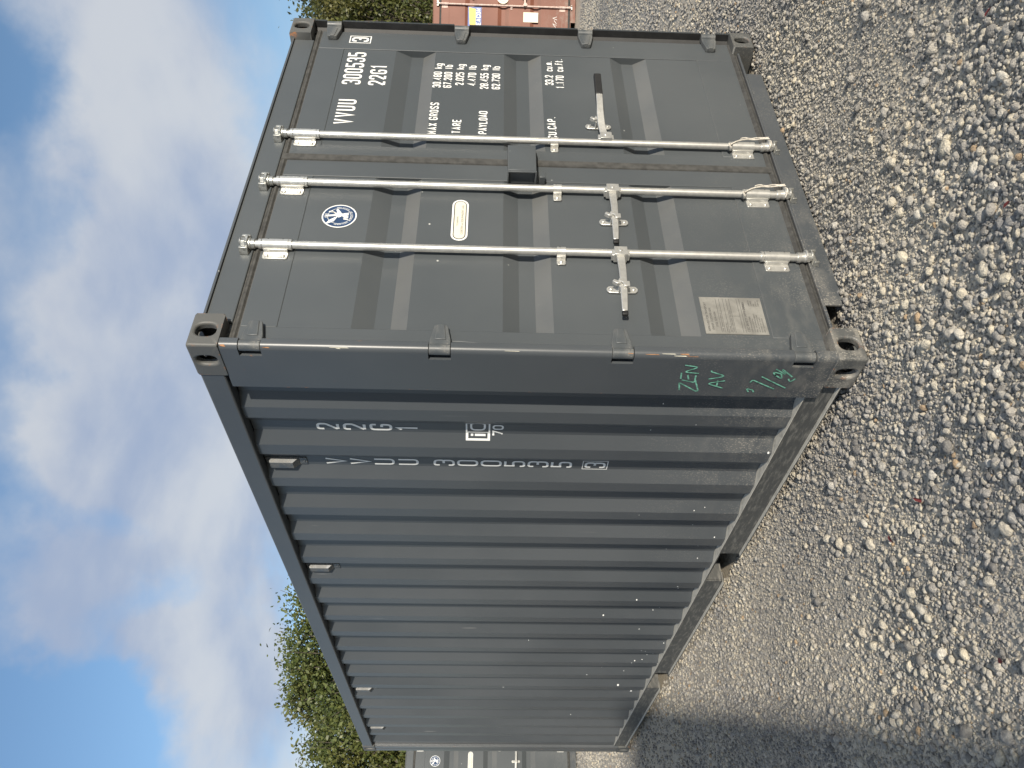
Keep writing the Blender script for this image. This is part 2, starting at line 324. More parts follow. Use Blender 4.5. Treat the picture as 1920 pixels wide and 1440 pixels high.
# ------------------------------------------------------------------ lettering: stroke alphabet for stencil-like container letters
def rr(*p): return list(p)
GL = {  # strokes in a unit box; tuple (points, rounded?)
 '0': [('loop', [(0,0),(1,0),(1,1),(0,1)], 1)], '1': [('p', [(.12,.80),(.58,1),(.58,0)], 0)],
 '2': [('p', [(0,.70),(0,1),(1,1),(1,.60),(0,0.02)], 1), ('p', [(0,0),(1,0)], 0)],
 '3': [('p', [(0,.74),(0,1),(1,1),(1,.52),(.38,.52)], 1), ('p', [(.62,.52),(1,.52),(1,0),(0,0),(0,.26)], 1)],
 '4': [('p', [(.72,0),(.72,1),(0,.28),(1,.28)], 0)], '5': [('p', [(1,1),(.06,1),(.06,.5)], 0), ('p', [(.06,.56),(1,.60),(1,0),(0,0),(0,.22)], 1)],
 '6': [('p', [(1,.78),(1,1),(0,1),(0,0),(1,0),(1,.56),(.05,.56)], 1)], '7': [('p', [(0,1),(1,1),(.32,0)], 0)],
 '8': [('loop', [(0,0),(1,0),(1,.52),(0,.52)], 1), ('p', [(.08,.53),(0,.6),(0,1),(1,1),(1,.6),(.92,.53)], 1)], '9': [('p', [(0,.22),(0,0),(1,0),(1,1),(0,1),(0,.44),(.95,.44)], 1)],
 'V': [('p', [(0,1),(.5,0),(1,1)], 0)], 'U': [('p', [(0,1),(0,0),(1,0),(1,1)], 1)], 'G': [('p', [(1,.74),(1,1),(0,1),(0,0),(1,0),(1,.46),(.52,.46)], 1)],
 'M': [('p', [(0,0),(0,1),(.5,.36),(1,1),(1,0)], 0)], 'A': [('p', [(0,0),(.5,1),(1,0)], 0), ('p', [(.24,.27),(.76,.27)], 0)],
 'X': [('p', [(0,0),(1,1)], 0), ('p', [(0,1),(1,0)], 0)], 'R': [('p', [(0,0),(0,1),(1,1),(1,.5),(.05,.5)], 1), ('p', [(.45,.5),(1,0)], 0)],
 'O': [('loop', [(0,0),(1,0),(1,1),(0,1)], 1)], 'S': [('p', [(1,.78),(1,1),(0,1),(0,.56),(1,.44),(1,0),(0,0),(0,.22)], 1)],
 'T': [('p', [(0,1),(1,1)], 0), ('p', [(.5,1),(.5,0)], 0)], 'E': [('p', [(1,1),(0,1),(0,0),(1,0)], 0), ('p', [(0,.52),(.82,.52)], 0)],
 'P': [('p', [(0,0),(0,1),(1,1),(1,.46),(.05,.46)], 1)], 'Y': [('p', [(0,1),(.5,.48),(1,1)], 0), ('p', [(.5,.5),(.5,0)], 0)],
 'L': [('p', [(0,1),(0,0),(1,0)], 0)], 'D': [('loop', [(0,0),(1,0),(1,1),(0,1)], 1)], 'C': [('p', [(1,.72),(1,1),(0,1),(0,0),(1,0),(1,.28)], 1)],
 'N': [('p', [(0,0),(0,1),(1,0),(1,1)], 0)], 'B': [('p', [(0,.5),(0,0),(1,0),(1,.52),(.1,.52)], 1), ('p', [(0,.5),(0,1),(.92,1),(.92,.53)], 1)],
 'k': [('p', [(0,1),(0,0)], 0), ('p', [(.95,.66),(.06,.30)], 0), ('p', [(.35,.38),(1,0)], 0)],
 'g': [('loop', [(0,0),(1,0),(1,.66),(0,.66)], 1), ('p', [(1,.68),(1,-.30),(.05,-.30)], 1)], 'l': [('p', [(.5,1),(.5,0)], 0)],
 'b': [('p', [(0,1),(0,0),(1,0),(1,.66),(.08,.66)], 1)], 'c': [('p', [(1,.5),(1,.66),(0,.66),(0,0),(1,0),(1,.16)], 1)],
 'u': [('p', [(0,.66),(0,0),(1,0),(1,.66)], 1)], 'm': [('p', [(0,0),(0,.66),(1,.66),(1,0)], 1), ('p', [(.5,.62),(.5,0)], 0)],
 'f': [('p', [(.35,0),(.35,1),(.95,1)], 1), ('p', [(0,.64),(.85,.64)], 0)], 't': [('p', [(.35,1),(.35,0),(.95,0)], 1), ('p', [(0,.66),(.9,.66)], 0)],
 '.': [('p', [(.3,.0),(.3,.10)], 0)], ' ': [] }
def fillet(pts, rad, closed):
    n = len(pts); out = []
    for i in range(n):
        p = Vector(pts[i])
        if not closed and i in (0, n-1): out.append(p); continue
        a = Vector(pts[i-1]); b = Vector(pts[(i+1) % n]); da = (a-p); db = (b-p)
        la, lb = da.length, db.length
        ang = da.angle(db) if la > 1e-9 and lb > 1e-9 else math.pi
        if ang > 2.6: out.append(p); continue
        t = min(rad/math.tan(ang/2), la*0.48, lb*0.48); q0 = p+da.normalized()*t; q1 = p+db.normalized()*t
        for k in range(6):
            s = k/5; out.append((1-s)**2*q0+2*s*(1-s)*p+s*s*q1)
    return out
def strip(pts, w, closed=False):
    """convex quads covering a polyline of width w, mitred, no overlap"""
    P = [Vector(p) for p in pts]; n = len(P); L = []
    for i in range(n):
        a = P[i-1] if (closed or i > 0) else None; b = P[(i+1) % n] if (closed or i < n-1) else None
        d0 = (P[i]-a).normalized() if a is not None else None; d1 = (b-P[i]).normalized() if b is not None else None
        if d0 is None: d0 = d1
        if d1 is None: d1 = d0
        n0 = Vector((-d0.y, d0.x)); n1 = Vector((-d1.y, d1.x)); m = (n0+n1)
        m = m.normalized() if m.length > 1e-6 else n0
        k = min(1/max(m.dot(n0), 0.3), 2.2); L.append((P[i]+m*w/2*k, P[i]-m*w/2*k))
    rng_ = range(n) if closed else range(n-1)
    return [[L[i][1], L[(i+1) % n][1], L[(i+1) % n][0], L[i][0]] for i in rng_]
def glyph(ch, w, h, t):
    polys = []
    for lev, (kind, pts, rnd) in enumerate(GL.get(ch, [])):
        q = [(t/2+x*(w-t), t/2+y*(h-t)) for x, y in pts]
        if rnd: q = fillet(q, w*0.48, kind == 'loop')
        polys += [(lev, poly) for poly in strip(q, t, kind == 'loop')]
    return polys
def adv(ch): return 0.52 if ch == '.' else 0.66 if ch == 'l' else 0.60 if ch == ' ' else 1.0
def text_polys(txt, x, y, w, h, t, pitch):
    """left-to-right text: list of (level, poly) with lower left corner x,y"""
    out = []
    for ch in txt:
        ww = w*(0.62 if ch in 'l.' else 0.8 if ch == '1' else 1.0)
        out += [(lev, [Vector((p.x+x, p.y+y)) for p in poly]) for lev, poly in glyph(ch, ww, h, t)]
        x += pitch*adv(ch)
    return out
def split_at(polys, brks):
    """cut convex polys at the lines first-coordinate = brk"""
    for b in brks:
        nxt = []
        for lev, poly in polys:
            for sgn in (1, -1):
                o = []; n = len(poly)
                for i in range(n):
                    p, q = poly[i], poly[(i+1) % n]; dp, dq = sgn*(p.x-b), sgn*(q.x-b)
                    if dp <= 1e-9: o.append(p)
                    if dp*dq < -1e-14: o.append(p+(q-p)*(dp/(dp-dq)))
                if len(o) > 2: nxt.append((lev, o))
        polys = nxt
    return polys
def decal(name, mat, parent, polys, to3d):
    mb = MB()
    for it in polys:
        lev, poly = it[0], it[1]; mi = it[2] if len(it) > 2 else 0
        mb.add([to3d(p, lev) for p in poly], [tuple(range(len(poly)))], mi)
    return mb.build(name, mat, parent, smooth=0, fix=False)
FONT_CACHE = {}
def font_polys(txt, x, y, h, sx=1.0, align='LEFT', lev=0, rot=0.0, mi=0):
    """small print in the built-in typeface, as triangles"""
    key = txt
    if key not in FONT_CACHE:
        c = bpy.data.curves.new('t', 'FONT'); c.body = txt; c.size = 1.0; c.resolution_u = 2
        o = bpy.data.objects.new('t', c); COL.objects.link(o)
        dg = bpy.context.evaluated_depsgraph_get(); me = bpy.data.meshes.new_from_object(o.evaluated_get(dg))
        vs_ = [Vector(v.co[:2]) for v in me.vertices]; FONT_CACHE[key] = [[vs_[i].copy() for i in p.vertices] for p in me.polygons]
        bpy.data.objects.remove(o); bpy.data.curves.remove(c); bpy.data.meshes.remove(me)
    tri = FONT_CACHE[key]
    if not tri: return []
    xs = [p.x for t in tri for p in t]; wd = max(xs)
    off = {'LEFT': 0, 'CENTER': -wd/2, 'RIGHT': -wd}[align]
    cs, sn = math.cos(rot), math.sin(rot); k = h/0.72; out = []
    for t in tri:
        q = []
        for p in t:
            a, b = (p.x+off)*k*sx, p.y*k
            q.append(Vector((x+a*cs-b*sn, y+a*sn+b*cs)))
        ar = sum(q[i].x*q[(i+1) % len(q)].y-q[(i+1) % len(q)].x*q[i].y for i in range(len(q)))
        if ar < 0: q.reverse()
        out.append((lev, q, mi))
    return out
def disc(cx, cz, rx, rz, n=40): return [Vector((cx+rx*math.cos(2*math.pi*i/n), cz+rz*math.sin(2*math.pi*i/n))) for i in range(n)]

# ------------------------------------------------------------------ shipping container
W, L, H = 2.438, 6.058, 2.591
DY = 0.050                                    # door skin
PITCH_C, C0, XO, XI = 0.2822, 0.605, 0.030, 0.066   # side corrugation
HINGE_Z = (2.36, 1.645, 0.945, 0.24)
def side_breaks(y0=0.25, y1=5.90):
    pts = [(y0, XO)]
    for k in range(-1, 19):
        c = C0+k*PITCH_C
        for dy, x in ((-0.103, XO), (-0.035, XI), (0.035, XI), (0.103, XO)):
            if pts[-1][0]+0.004 < c+dy < y1-0.004: pts.append((c+dy, x))
    pts.append((y1, XO)); return pts
SB = side_breaks()
def side_x(y):
    for (a, xa), (b, xb) in zip(SB, SB[1:]):
        if a <= y <= b: return xa+(xb-xa)*(y-a)/(b-a)
    return XO
def to_door(off=0.0012, y=DY): return lambda p, lev: (p.x, y-off-0.0004*lev, p.y)
def to_side(off=0.0015): return lambda p, lev: (side_x(-p.x)-off-0.0004*lev, -p.x, p.y)
def to_post(): return lambda p, lev: (0.004-0.0012-0.0004*lev, -p.x, p.y)

def plate_with_hole(mb, c, a, b, n, ha, hb, pa, pb, depth=0.028):
    c, a, b, n = map(Vector, (c, a, b, n)); ring = []; N = 8
    per = [(-1+2*i/N, -1) for i in range(N)]+[(1, -1+2*i/N) for i in range(N)]+[(1-2*i/N, 1) for i in range(N)]+[(-1, 1-2*i/N) for i in range(N)]
    out = [c+a*ha*s+b*hb*t for s, t in per]; hole = []
    for s, t in per:
        th = math.atan2(t*hb, s*ha); ct, st = math.cos(th), math.sin(th)
        e = (abs(ct)/pa)**2.6+(abs(st)/pb)**2.6; rad = e**(-1/2.6); hole.append(c+a*ct*rad+b*st*rad)
    k = len(per); inner = [p-n*depth for p in hole]; vs_ = out+hole+inner
    fs = []
    for i in range(k):
        j = (i+1) % k; fs += [(i, j, k+j, k+i), (k+i, k+j, 2*k+j, 2*k+i)]
    mb.add(vs_, fs)
def casting(parent, sx, sy, sz, mat):
    """sx,sy,sz = 0/1 which corner of the box"""
    dx, dy, dz = 0.162, 0.178, 0.118
    x0 = 0 if sx == 0 else W-dx; y0 = 0 if sy == 0 else L-dy; z0 = 0 if sz == 0 else H-dz
    x1, y1, z1 = x0+dx, y0+dy, z0+dz; cx, cy, cz = (x0+x1)/2, (y0+y1)/2, (z0+z1)/2
    mb = MB(); ex, ey, ez = Vector((1,0,0)), Vector((0,1,0)), Vector((0,0,1))
    def solid(i):
        c = [(x0,y0,z0),(x1,y0,z0),(x1,y1,z0),(x0,y1,z0),(x0,y0,z1),(x1,y0,z1),(x1,y1,z1),(x0,y1,z1)]
        f = {'-x': (3,0,4,7), '+x': (1,2,6,5), '-y': (0,1,5,4), '+y': (2,3,7,6), '-z': (0,3,2,1), '+z': (4,5,6,7)}[i]
        mb.add([c[k] for k in f], [(0,1,2,3)])
    xf = '-x' if sx == 0 else '+x'; yf = '-y' if sy == 0 else '+y'; zf = '-z' if sz == 0 else '+z'
    for i in ('-x','+x','-y','+y','-z','+z'):
        if i == xf: plate_with_hole(mb, (x0 if sx == 0 else x1, cy, cz), ey, ez, -ex if sx == 0 else ex, dy/2, dz/2, 0.026, 0.040)
        elif i == yf: plate_with_hole(mb, (cx, y0 if sy == 0 else y1, cz), ex, ez, -ey if sy == 0 else ey, dx/2, dz/2, 0.031, 0.040)
        elif i == zf: plate_with_hole(mb, (cx, cy, z0 if sz == 0 else z1), ex, ey, -ez if sz == 0 else ez, dx/2, dy/2, 0.032, 0.060)
        else: solid(i)
    o = mb.build('corner_casting', mat, parent, weld=True, bevel=0.009, seg=3)
    return o

def hinge_mesh(sgn):
    """hinge about the pin; sgn +1 for the left door (lug runs to +x), -1 for the right"""
    mb = MB()
    px = 0.027
    mb.tube([(0, 0.026-0, -0.041), (0, 0.026, 0.041)], 0.0215, 16)
    lug = [(0.0, -0.040), (0.045, -0.040), (0.118, -0.026), (0.122, -0.020), (0.122, 0.020), (0.118, 0.026), (0.045, 0.040), (0.0, 0.040)]
    mb.prism([(sgn*a, b) for a, b in lug], 'xz', 0.020, 0.047)
    mb.prism([(sgn*a, b*0.55) for a, b in lug if a > 0.01][:], 'xz', 0.0165, 0.022)
    return mb
def make_container(cfg):
    C = empty(cfg['name']); P, PD, PC, PP = cfg['paint'], cfg['door'], cfg['cast'], cfg['post']
    for sx in (0, 1):
        for sy in (0, 1):
            for sz in (0, 1): casting(C, sx, sy, sz, PC)
    # posts at the door end, with hinge slots
    def mir(p, s): return [(x, y) if s == 0 else (W-x, y) for x, y in p]
    arc = [(0.028-0.024*math.cos(a), 0.028-0.024*math.sin(a)) for a in [R(8*i) for i in range(0, 12)]]
    full = arc+[(0.044, 0.004), (0.052, 0.012), (0.052, 0.070), (0.075, 0.095), (0.075, 0.252), (0.004, 0.252)]
    cut = [(0.004, 0.060), (0.052, 0.060), (0.052, 0.070), (0.075, 0.095), (0.075, 0.252), (0.004, 0.252)]
    lip = [(0.003, 0.014), (0.005, 0.006), (0.009, 0.004), (0.011, 0.008), (0.011, 0.058), (0.052, 0.060), (0.052, 0.070), (0.075, 0.095), (0.075, 0.252), (0.004, 0.252)]
    for s in (0, 1):
        if s == 1: full = lip
        mb = MB(); z = 0.118
        for hz in sorted(HINGE_Z):
            mb.prism(mir(full, s), 'xy', z, hz-0.043); mb.prism(mir(cut, s), 'xy', hz-0.043, hz+0.043); z = hz+0.043
        mb.prism(mir(full, s), 'xy', z, H-0.118)
        mb.build('corner_post', PP, C)
    for s in (0, 1):
        q = [(0.004, L-0.16), (0.004, L-0.10), (0.010, L-0.095), (0.010, L-0.075), (0.004, L-0.07), (0.004, L-0.006), (0.15, L-0.006), (0.15, L-0.06), (0.06, L-0.16)]
        MB().prism(mir(q, s), 'xy', 0.118, H-0.118).build('corner_post', PP, C, bevel=0.003)
    # rails
    for s in (0, 1):
        a, b = (0.003, 0.063) if s == 0 else (W-0.063, W-0.003)
        MB().box(a, b, 0.178, L-0.178, 2.488, 2.583).build('top_rail', P, C, bevel=0.006)
        pk = cfg['pockets']; mb = MB()
        segs = [(0.178, pk[0][0]), (pk[0][1], pk[1][0]), (pk[1][1], L-0.178)]
        X_ = (lambda v: v) if s == 0 else (lambda v: W-v)
        def bx(x0, x1, *r): mb.box(min(X_(x0), X_(x1)), max(X_(x0), X_(x1)), *r)
        for y0, y1 in segs:
            bx(0.018, 0.024, y0, y1, 0.050, 0.153); bx(0.0, 0.075, y0, y1, 0.043, 0.0495)
        bx(0.014, 0.078, 0.178, L-0.178, 0.1535, 0.162)
        mb.build('bottom_rail', 'rail', C, bevel=0.0015)
    for y0, y1 in cfg['pockets']:
        MB().box(0.026, W-0.026, y0-0.006, y0, 0.05, 0.150).box(0.026, W-0.026, y1, y1+0.006, 0.05, 0.150).box(0.026, W-0.026, y0-0.006, y1+0.006, 0.1505, 0.1530).build('fork_pocket', 'rail', C)
    MB().box(0.080, W-0.080, 0.10, L-0.10, 0.154, 0.185).build('floor', 'dark', C)
    for i in range(16):
        y = 0.42+i*0.345
        if any(a-0.05 < y < b+0.05 for a, b in cfg['pockets']): continue
        MB().box(0.080, W-0.080, y, y+0.045, 0.046, 0.1535).build('cross_member', 'dark', C)
    # corrugated sides
    sides = []
    for s in (0, 1):
        mb = MB(); n = len(SB); zs = (0.1625, 0.9, 1.7, 2.4875)
        vs_ = [((x if s == 0 else W-x), y, z) for z in zs for y, x in SB]
        fs = [((k*n+i), (k+1)*n+i, (k+1)*n+i+1, k*n+i+1) if s == 0 else (k*n+i, k*n+i+1, (k+1)*n+i+1, (k+1)*n+i) for k in range(3) for i in range(n-1)]
        mb.add(vs_, fs); sides.append(mb.build('side_panel', P, C, fix=False, smooth=0, bevel=0.006, seg=2))
    # far end wall and roof, corrugated
    mb = MB(); xs = [0.15]; d = [0]
    while xs[-1] < W-0.30:
        for st, dd in ((0.11, 0), (0.018, 0.04), (0.104, 0.04), (0.018, 0)):
            xs.append(xs[-1]+st); d.append(dd)
    n = len(xs); vs_ = [(x, L-0.02-q, z) for z in (0.12, H-0.1) for x, q in zip(xs, d)]
    mb.add(vs_, [(i, i+1, n+i+1, n+i) for i in range(n-1)]); mb.box(0.15, W-0.15, L-0.05, L-0.01, 0.05, 0.125); mb.box(0.15, W-0.15, L-0.05, L-0.01, H-0.105, H-0.02)
    mb.build('end_wall', P, C, smooth=0)
    mb = MB(); ys = [0.16]; d = [0]
    while ys[-1] < L-0.35:
        for st, dd in ((0.09, 0), (0.014, 0.02), (0.09, 0.02), (0.014, 0)):
            ys.append(ys[-1]+st); d.append(dd)
    ys.append(L-0.1); d.append(0); n = len(ys)
    mb.add([(x, y, H-0.012-q) for x in (0.062, W-0.062) for y, q in zip(ys, d)], [(i, n+i, n+i+1, i+1) for i in range(n-1)])
    mb.build('roof', P, C, smooth=0)
    # header, sill and gaskets
    hd = MB().box(0.1625, W-0.1625, 0.042, 0.13, 2.458, 2.566).build('header', PD, C, bevel=0.004)
    MB().box(0.1625, W-0.1625, 0.032, 0.13, 2.5665, 2.5755).build('rain_lip', P, hd)
    MB().box(0.075, W-0.075, 0.060, 0.10, 2.380, 2.478).build('header_backing', PD, C)
    si = MB().box(0.322, 2.064, 0.036, 0.046, -0.004, 0.0785).box(0.1625, W-0.1625, 0.036, 0.13, 0.079, 0.090).box(0.075, W-0.075, 0.064, 0.13, 0.0905, 0.14).build('sill', PP, C, bevel=0.002)
    g = [(2.424, 2.4575), (0.0925, 0.131)]
    for z0, z1 in g:
        zc = (z0+z1)/2
        MB().prism([(0.050, z0), (0.050, z0+0.006), (0.042, zc-0.004), (0.042, zc+0.004), (0.050, z1-0.006), (0.050, z1), (0.0595, z1), (0.0595, z0)], 'yz', 0.054, W-0.054).build('door_gasket', 'rubber_dusty', C)
    # doors
    for s, (xa, xb, pa, pb) in enumerate(((0.056, 1.203, 0.142, 1.085), (1.241, W-0.056, 1.322, 2.205))):
        z0, z1, pz0, pz1 = 0.130, 2.425, 0.330, 2.285
        fy = DY-0.0035
        mb = MB().box(xa, pa, fy, 0.1, z0, z1).box(pb, xb, fy, 0.1, z0, z1).box(pa, pb, fy, 0.1, z0, pz0).box(pa, pb, fy, 0.1, pz1, z1)
        D = mb.build('door', PD, C, weld=True, bevel=0.0022)
        prof = [(pz0, 0)]
        for a, b, c, e in ((0.617, 0.685, 0.750, 0.817), (1.202, 1.270, 1.337, 1.405), (1.782, 1.850, 1.916, 1.999)):
            prof += [(a, 0), (b, 0.036), (c, 0.036), (e, 0)]
        prof.append((pz1, 0)); n = len(prof); mb = MB()
        nx = 5; xs_ = [pa+0.0005+(pb-pa-0.001)*i/(nx-1) for i in range(nx)]
        mb.add([(x, DY+q, z) for x in xs_ for z, q in prof], [(i*n+j, (i+1)*n+j, (i+1)*n+j+1, i*n+j+1) for i in range(nx-1) for j in range(n-1)])
        for xe in (pa+0.0005, pb-0.0005):
            for k in range(3):
                z_ = prof[1+4*k:5+4*k]
                mb.add([(xe, DY+q, z) for z, q in z_], [(0, 1, 2, 3)])
        mb.build('door_panel', PD, D, fix=False, smooth=0)
        hm = None
        for hz in HINGE_Z:
            if hm is None:
                hm = hinge_mesh(1 if s == 0 else -1).build('hinge', PD, D, bevel=0.003)
                hm.location = (0.027 if s == 0 else W-0.027, 0, hz)
            else: inst(hm, (hm.location.x, 0, hz), D)
        if s == 1:
            MB().prism([(W-0.0115, 0.010), (W-0.0115, 0.0575), (W-0.036, 0.0595), (W-0.018, 0.046)], 'xy', 0.12, 2.47).build('edge_gasket', 'rubber', D)
            MB().prism([(1.198, 0.046), (1.202, 0.040), (1.240, 0.0395), (1.246, 0.044), (1.246, 0.0455), (1.198, 0.047)], 'xy', 0.118, 2.452).build('seam_gasket', 'rubber_dusty', D)
        C['door%d' % s] = D.name
        for rx in cfg['rods'][s]: lock_gear(cfg, D, C, rx)
    for k in ('door0', 'door1'): cfg[k] = bpy.data.objects[C[k]]; del C[k]
    cfg['side'] = sides[0]; cfg['root'] = C; cfg['post_left'] = [o for o in C.children if o.name.startswith('corner_post')][0]
    return C

ROD_Y, ROD_R = 0.022, 0.0165
PROTO = {}
def proto(key, fn, D, loc):
    """first call builds the piece, later calls share its mesh"""
    if key in PROTO: o = inst(PROTO[key], loc, D)
    else: o = PROTO[key] = fn(D); o.location = loc; o.parent = D
    return o
def lock_gear(cfg, D, C, rx):
    G = cfg['galv']; hs = cfg['handle_dir'](rx)
    def rod(d):
        return MB().tube([(0, ROD_Y, 0.095), (0, ROD_Y, 2.500)], ROD_R, 20).tube([(0, ROD_Y, 0.128), (0, ROD_Y, 0.142)], 0.0225, 18).tube([(0, ROD_Y, 0.290), (0, ROD_Y, 0.301)], 0.023, 18).tube(
            [(0, ROD_Y, 2.294), (0, ROD_Y, 2.306)], 0.023, 18).tube([(0, ROD_Y, 2.420), (0, ROD_Y, 2.432)], 0.0225, 18).build('lock_rod', G, d)
    proto((G, 'rod'), rod, D, (rx, 0, 0))
    def bracket(d):
        mb = MB().tube([(0, ROD_Y, -0.055), (0, ROD_Y, 0.055)], 0.0235, 20)
        mb.prism([(-0.026, ROD_Y+0.004), (-0.030, 0.0405), (0.026, 0.0405), (0.0225, ROD_Y)], 'xy', -0.050, 0.050)
        out = [(-0.066, -0.046), (-0.062, -0.052), (-0.020, -0.052), (-0.020, 0.052), (-0.062, 0.052), (-0.066, 0.046)]
        mb.prism(out, 'xz', 0.0405, 0.0465)
        for z in (-0.034, 0.034): mb.dome((-0.050, 0.0405, z), (0, -1, 0), 0.0085, 0.006)
        for z in (-0.032, 0.030): mb.tube([(0.011, ROD_Y-0.0195, z), (0.0118, ROD_Y-0.0212, z)], 0.0042, 8, 1)
        return mb.build('rod_bracket', [G, 'ink'], d, bevel=0.0015)
    proto((G, 'bracket'), bracket, D, (rx, 0, 2.362)); proto((G, 'bracket'), bracket, D, (rx, 0, 0.232))
    def guide(d):
        mb = MB().tube([(0, ROD_Y, -0.019), (0, ROD_Y, 0.019)], 0.0205, 18)
        mb.box(-0.030, 0.019, ROD_Y, 0.0455, -0.019, 0.019); mb.prism([(-0.058, -0.015), (-0.054, -0.019), (-0.02, -0.019), (-0.02, 0.019), (-0.054, 0.019), (-0.058, 0.015)], 'xz', 0.0405, 0.0463)
        mb.dome((-0.043, 0.0405, 0.0), (0, -1, 0), 0.008, 0.006); mb.tube([(0.010, ROD_Y-0.0172, 0.006), (0.0105, ROD_Y-0.0188, 0.006)], 0.0038, 8, 1)
        return mb.build('rod_guide', [G, 'ink'], d, bevel=0.0015)
    proto((G, 'guide'), guide, D, (rx, 0, 1.158))
    def cam_(d):
        mb = MB().tube([(0, ROD_Y, -0.026), (0, ROD_Y, -0.010), (0, ROD_Y, -0.009), (0, ROD_Y, 0.0)], [0.022, 0.022, 0.026, 0.026], 16)
        mb.prism([(-0.030, 0.012), (-0.020, -0.008), (0.012, -0.012), (0.030, 0.004), (0.034, 0.022), (0.018, 0.036), (-0.008, 0.038), (-0.026, 0.030)], 'xy', 0.0, 0.012)
        mb.prism([(-0.026, 0.014), (-0.010, -0.004), (0.010, -0.004), (0.014, 0.030), (-0.020, 0.034)], 'xy', 0.012, 0.030)
        mb.tube([(0, 0.010, 0.030), (0, 0.010, 0.038)], [0.020, 0.014], 12)
        return mb.build('cam', 'galv_dark', d, bevel=0.0015)
    proto((G, 'cam'), cam_, D, (rx, 0, 2.474))
    def cam_low(d):
        mb = MB().tube([(0, ROD_Y-0.002, 0.026), (0, ROD_Y-0.002, 0.0)], [0.020, 0.022], 16)
        mb.tube([(0, 0.014, 0.004), (0, 0.014, -0.004)], 0.028, 16); mb.prism([(-0.014, 0.004), (0.014, 0.004), (0.017, 0.032), (-0.017, 0.032)], 'xy', -0.022, -0.004)
        mb.tube([(0, 0.012, -0.022), (0, 0.012, -0.030)], [0.022, 0.020], 14)
        return mb.build('cam', G, d, bevel=0.0015)
    proto((G, 'camlow'), cam_low, D, (rx, 0, 0.108))
    hdr = [o for o in C.children if o.name.startswith('header') and 'back' not in o.name][0]; sil = [o for o in C.children if o.name.startswith('sill')][0]
    def keeper(d):
        mb = MB()
        for s in (-1, 1):
            mb.prism([(s*0.030, 0.006), (s*0.042, 0.006), (s*0.048, 0.041), (s*0.026, 0.041)], 'xy', -0.010, 0.026)
        mb.box(-0.040, 0.040, 0.0375, 0.0418, -0.012, 0.028)
        return mb.build('cam_keeper', 'galv_dark', d, bevel=0.0015)
    proto((G, 'keeper'), keeper, hdr, (rx, 0, 2.482))
    def keeper_low(d):
        mb = MB()
        for s in (-1, 1): mb.box(min(s*0.030, s*0.040), max(s*0.030, s*0.040), 0.008, 0.034, 0.056, 0.078)
        mb.box(-0.040, 0.040, 0.0315, 0.0358, 0.052, 0.078)
        return mb.build('cam_keeper', 'galv_dark', d, bevel=0.0015)
    proto((G, 'keeperlow'), keeper_low, sil, (rx, 0, 0))
    # handle
    def hub(d):
        o_ = hs*0.018; mb = MB().box(o_-0.024, o_+0.024, -0.012, 0.036, -0.028, 0.028); mb.box(o_-0.020, o_+0.014, -0.002, 0.030, -0.038, 0.038)
        mb.dome((o_, -0.012, 0.002), (0, -1, 0), 0.009, 0.004)
        return mb.build('handle_hub', G, d, bevel=0.004)
    h = proto((G, 'hub', hs), hub, D, (rx, 0, 0.908))
    def lever(d):
        mb = MB(); path = cfg['lever'] if hs < 0 else cfg['lever_out']; n = len(path)
        vs_ = []
        for x, y, z, hw, th in path:
            vs_ += [(hs*x, y, z-hw), (hs*x, y, z+hw), (hs*x, y+th, z+hw), (hs*x, y+th, z-hw)]
        fs = [(i*4+j, i*4+(j+1) % 4, i*4+4+(j+1) % 4, i*4+4+j) for i in range(n-1) for j in range(4)]+[(3, 2, 1, 0), tuple(range(n*4-4, n*4))]
        mb.add(vs_, fs)
        for i in range(3, n-2):
            x, y, z, hw, th = path[i]; x2, y2, z2, hw2, th2 = path[i+1]
            mb.add([(hs*x, y-0.0015, z-0.003), (hs*x, y-0.0015, z+0.003), (hs*x2, y2-0.0015, z2+0.003), (hs*x2, y2-0.0015, z2-0.003)], [(0, 1, 2, 3)])
        return mb.build('handle', G, d, bevel=0.0025)
    proto((G, 'lever', hs), lever, D, (rx, 0, 0.908))
    def grip_or_shade_end(d):  # rubber grip on right-hand levers; on left-hand ones shade made as a dark end
        path = cfg['lever'] if hs < 0 else cfg['lever_out']; a, b = path[-2], path[-1]
        a, b = Vector(a[:3]), Vector(b[:3]); ext = 0.022 if hs < 0 else 0.0; st = b if hs < 0 else a
        e = b+(b-a).normalized()*ext; mb = MB(); hw, th = (0.0125, 0.012) if hs < 0 else (0.018, 0.022)
        q = []
        for p_ in (st, e): q += [(hs*p_.x, p_.y-0.003, p_.z-hw), (hs*p_.x, p_.y-0.003, p_.z+hw), (hs*p_.x, p_.y+th, p_.z+hw), (hs*p_.x, p_.y+th, p_.z-hw)]
        mb.add(q, [(j, (j+1) % 4, 4+(j+1) % 4, 4+j) for j in range(4)]+[(3, 2, 1, 0), (4, 5, 6, 7)])
        return mb.build('handle_grip_or_shade_end', 'rubber', d, bevel=0.004)
    proto((G, 'grip_or_shade_end', hs), grip_or_shade_end, D, (rx, 0, 0.908))
    def catch(d):
        mb = MB(); o = [(0.019*math.cos(a), 0.046*(1 if math.sin(a) > 0 else -1)*(1 if abs(math.sin(a)) > 1e-6 else 0)+0.019*math.sin(a)) for a in [2*math.pi*i/20 for i in range(20)]]
        mb.prism(o, 'xz', 0.0390, 0.0464)
        for z in (-0.047, 0.047): mb.dome((0, 0.039, z), (0, -1, 0), 0.0095, 0.006)
        mb.box(-0.020, 0.014, 0.002, 0.039, -0.020, -0.012); mb.box(-0.020, 0.014, 0.002, 0.039, 0.012, 0.018)
        mb.prism([(-0.032, -0.022), (-0.006, -0.022), (-0.002, 0.000), (0.010, 0.020), (-0.002, 0.024), (-0.012, 0.006), (-0.032, 0.002)], 'xz', -0.016, -0.0075)
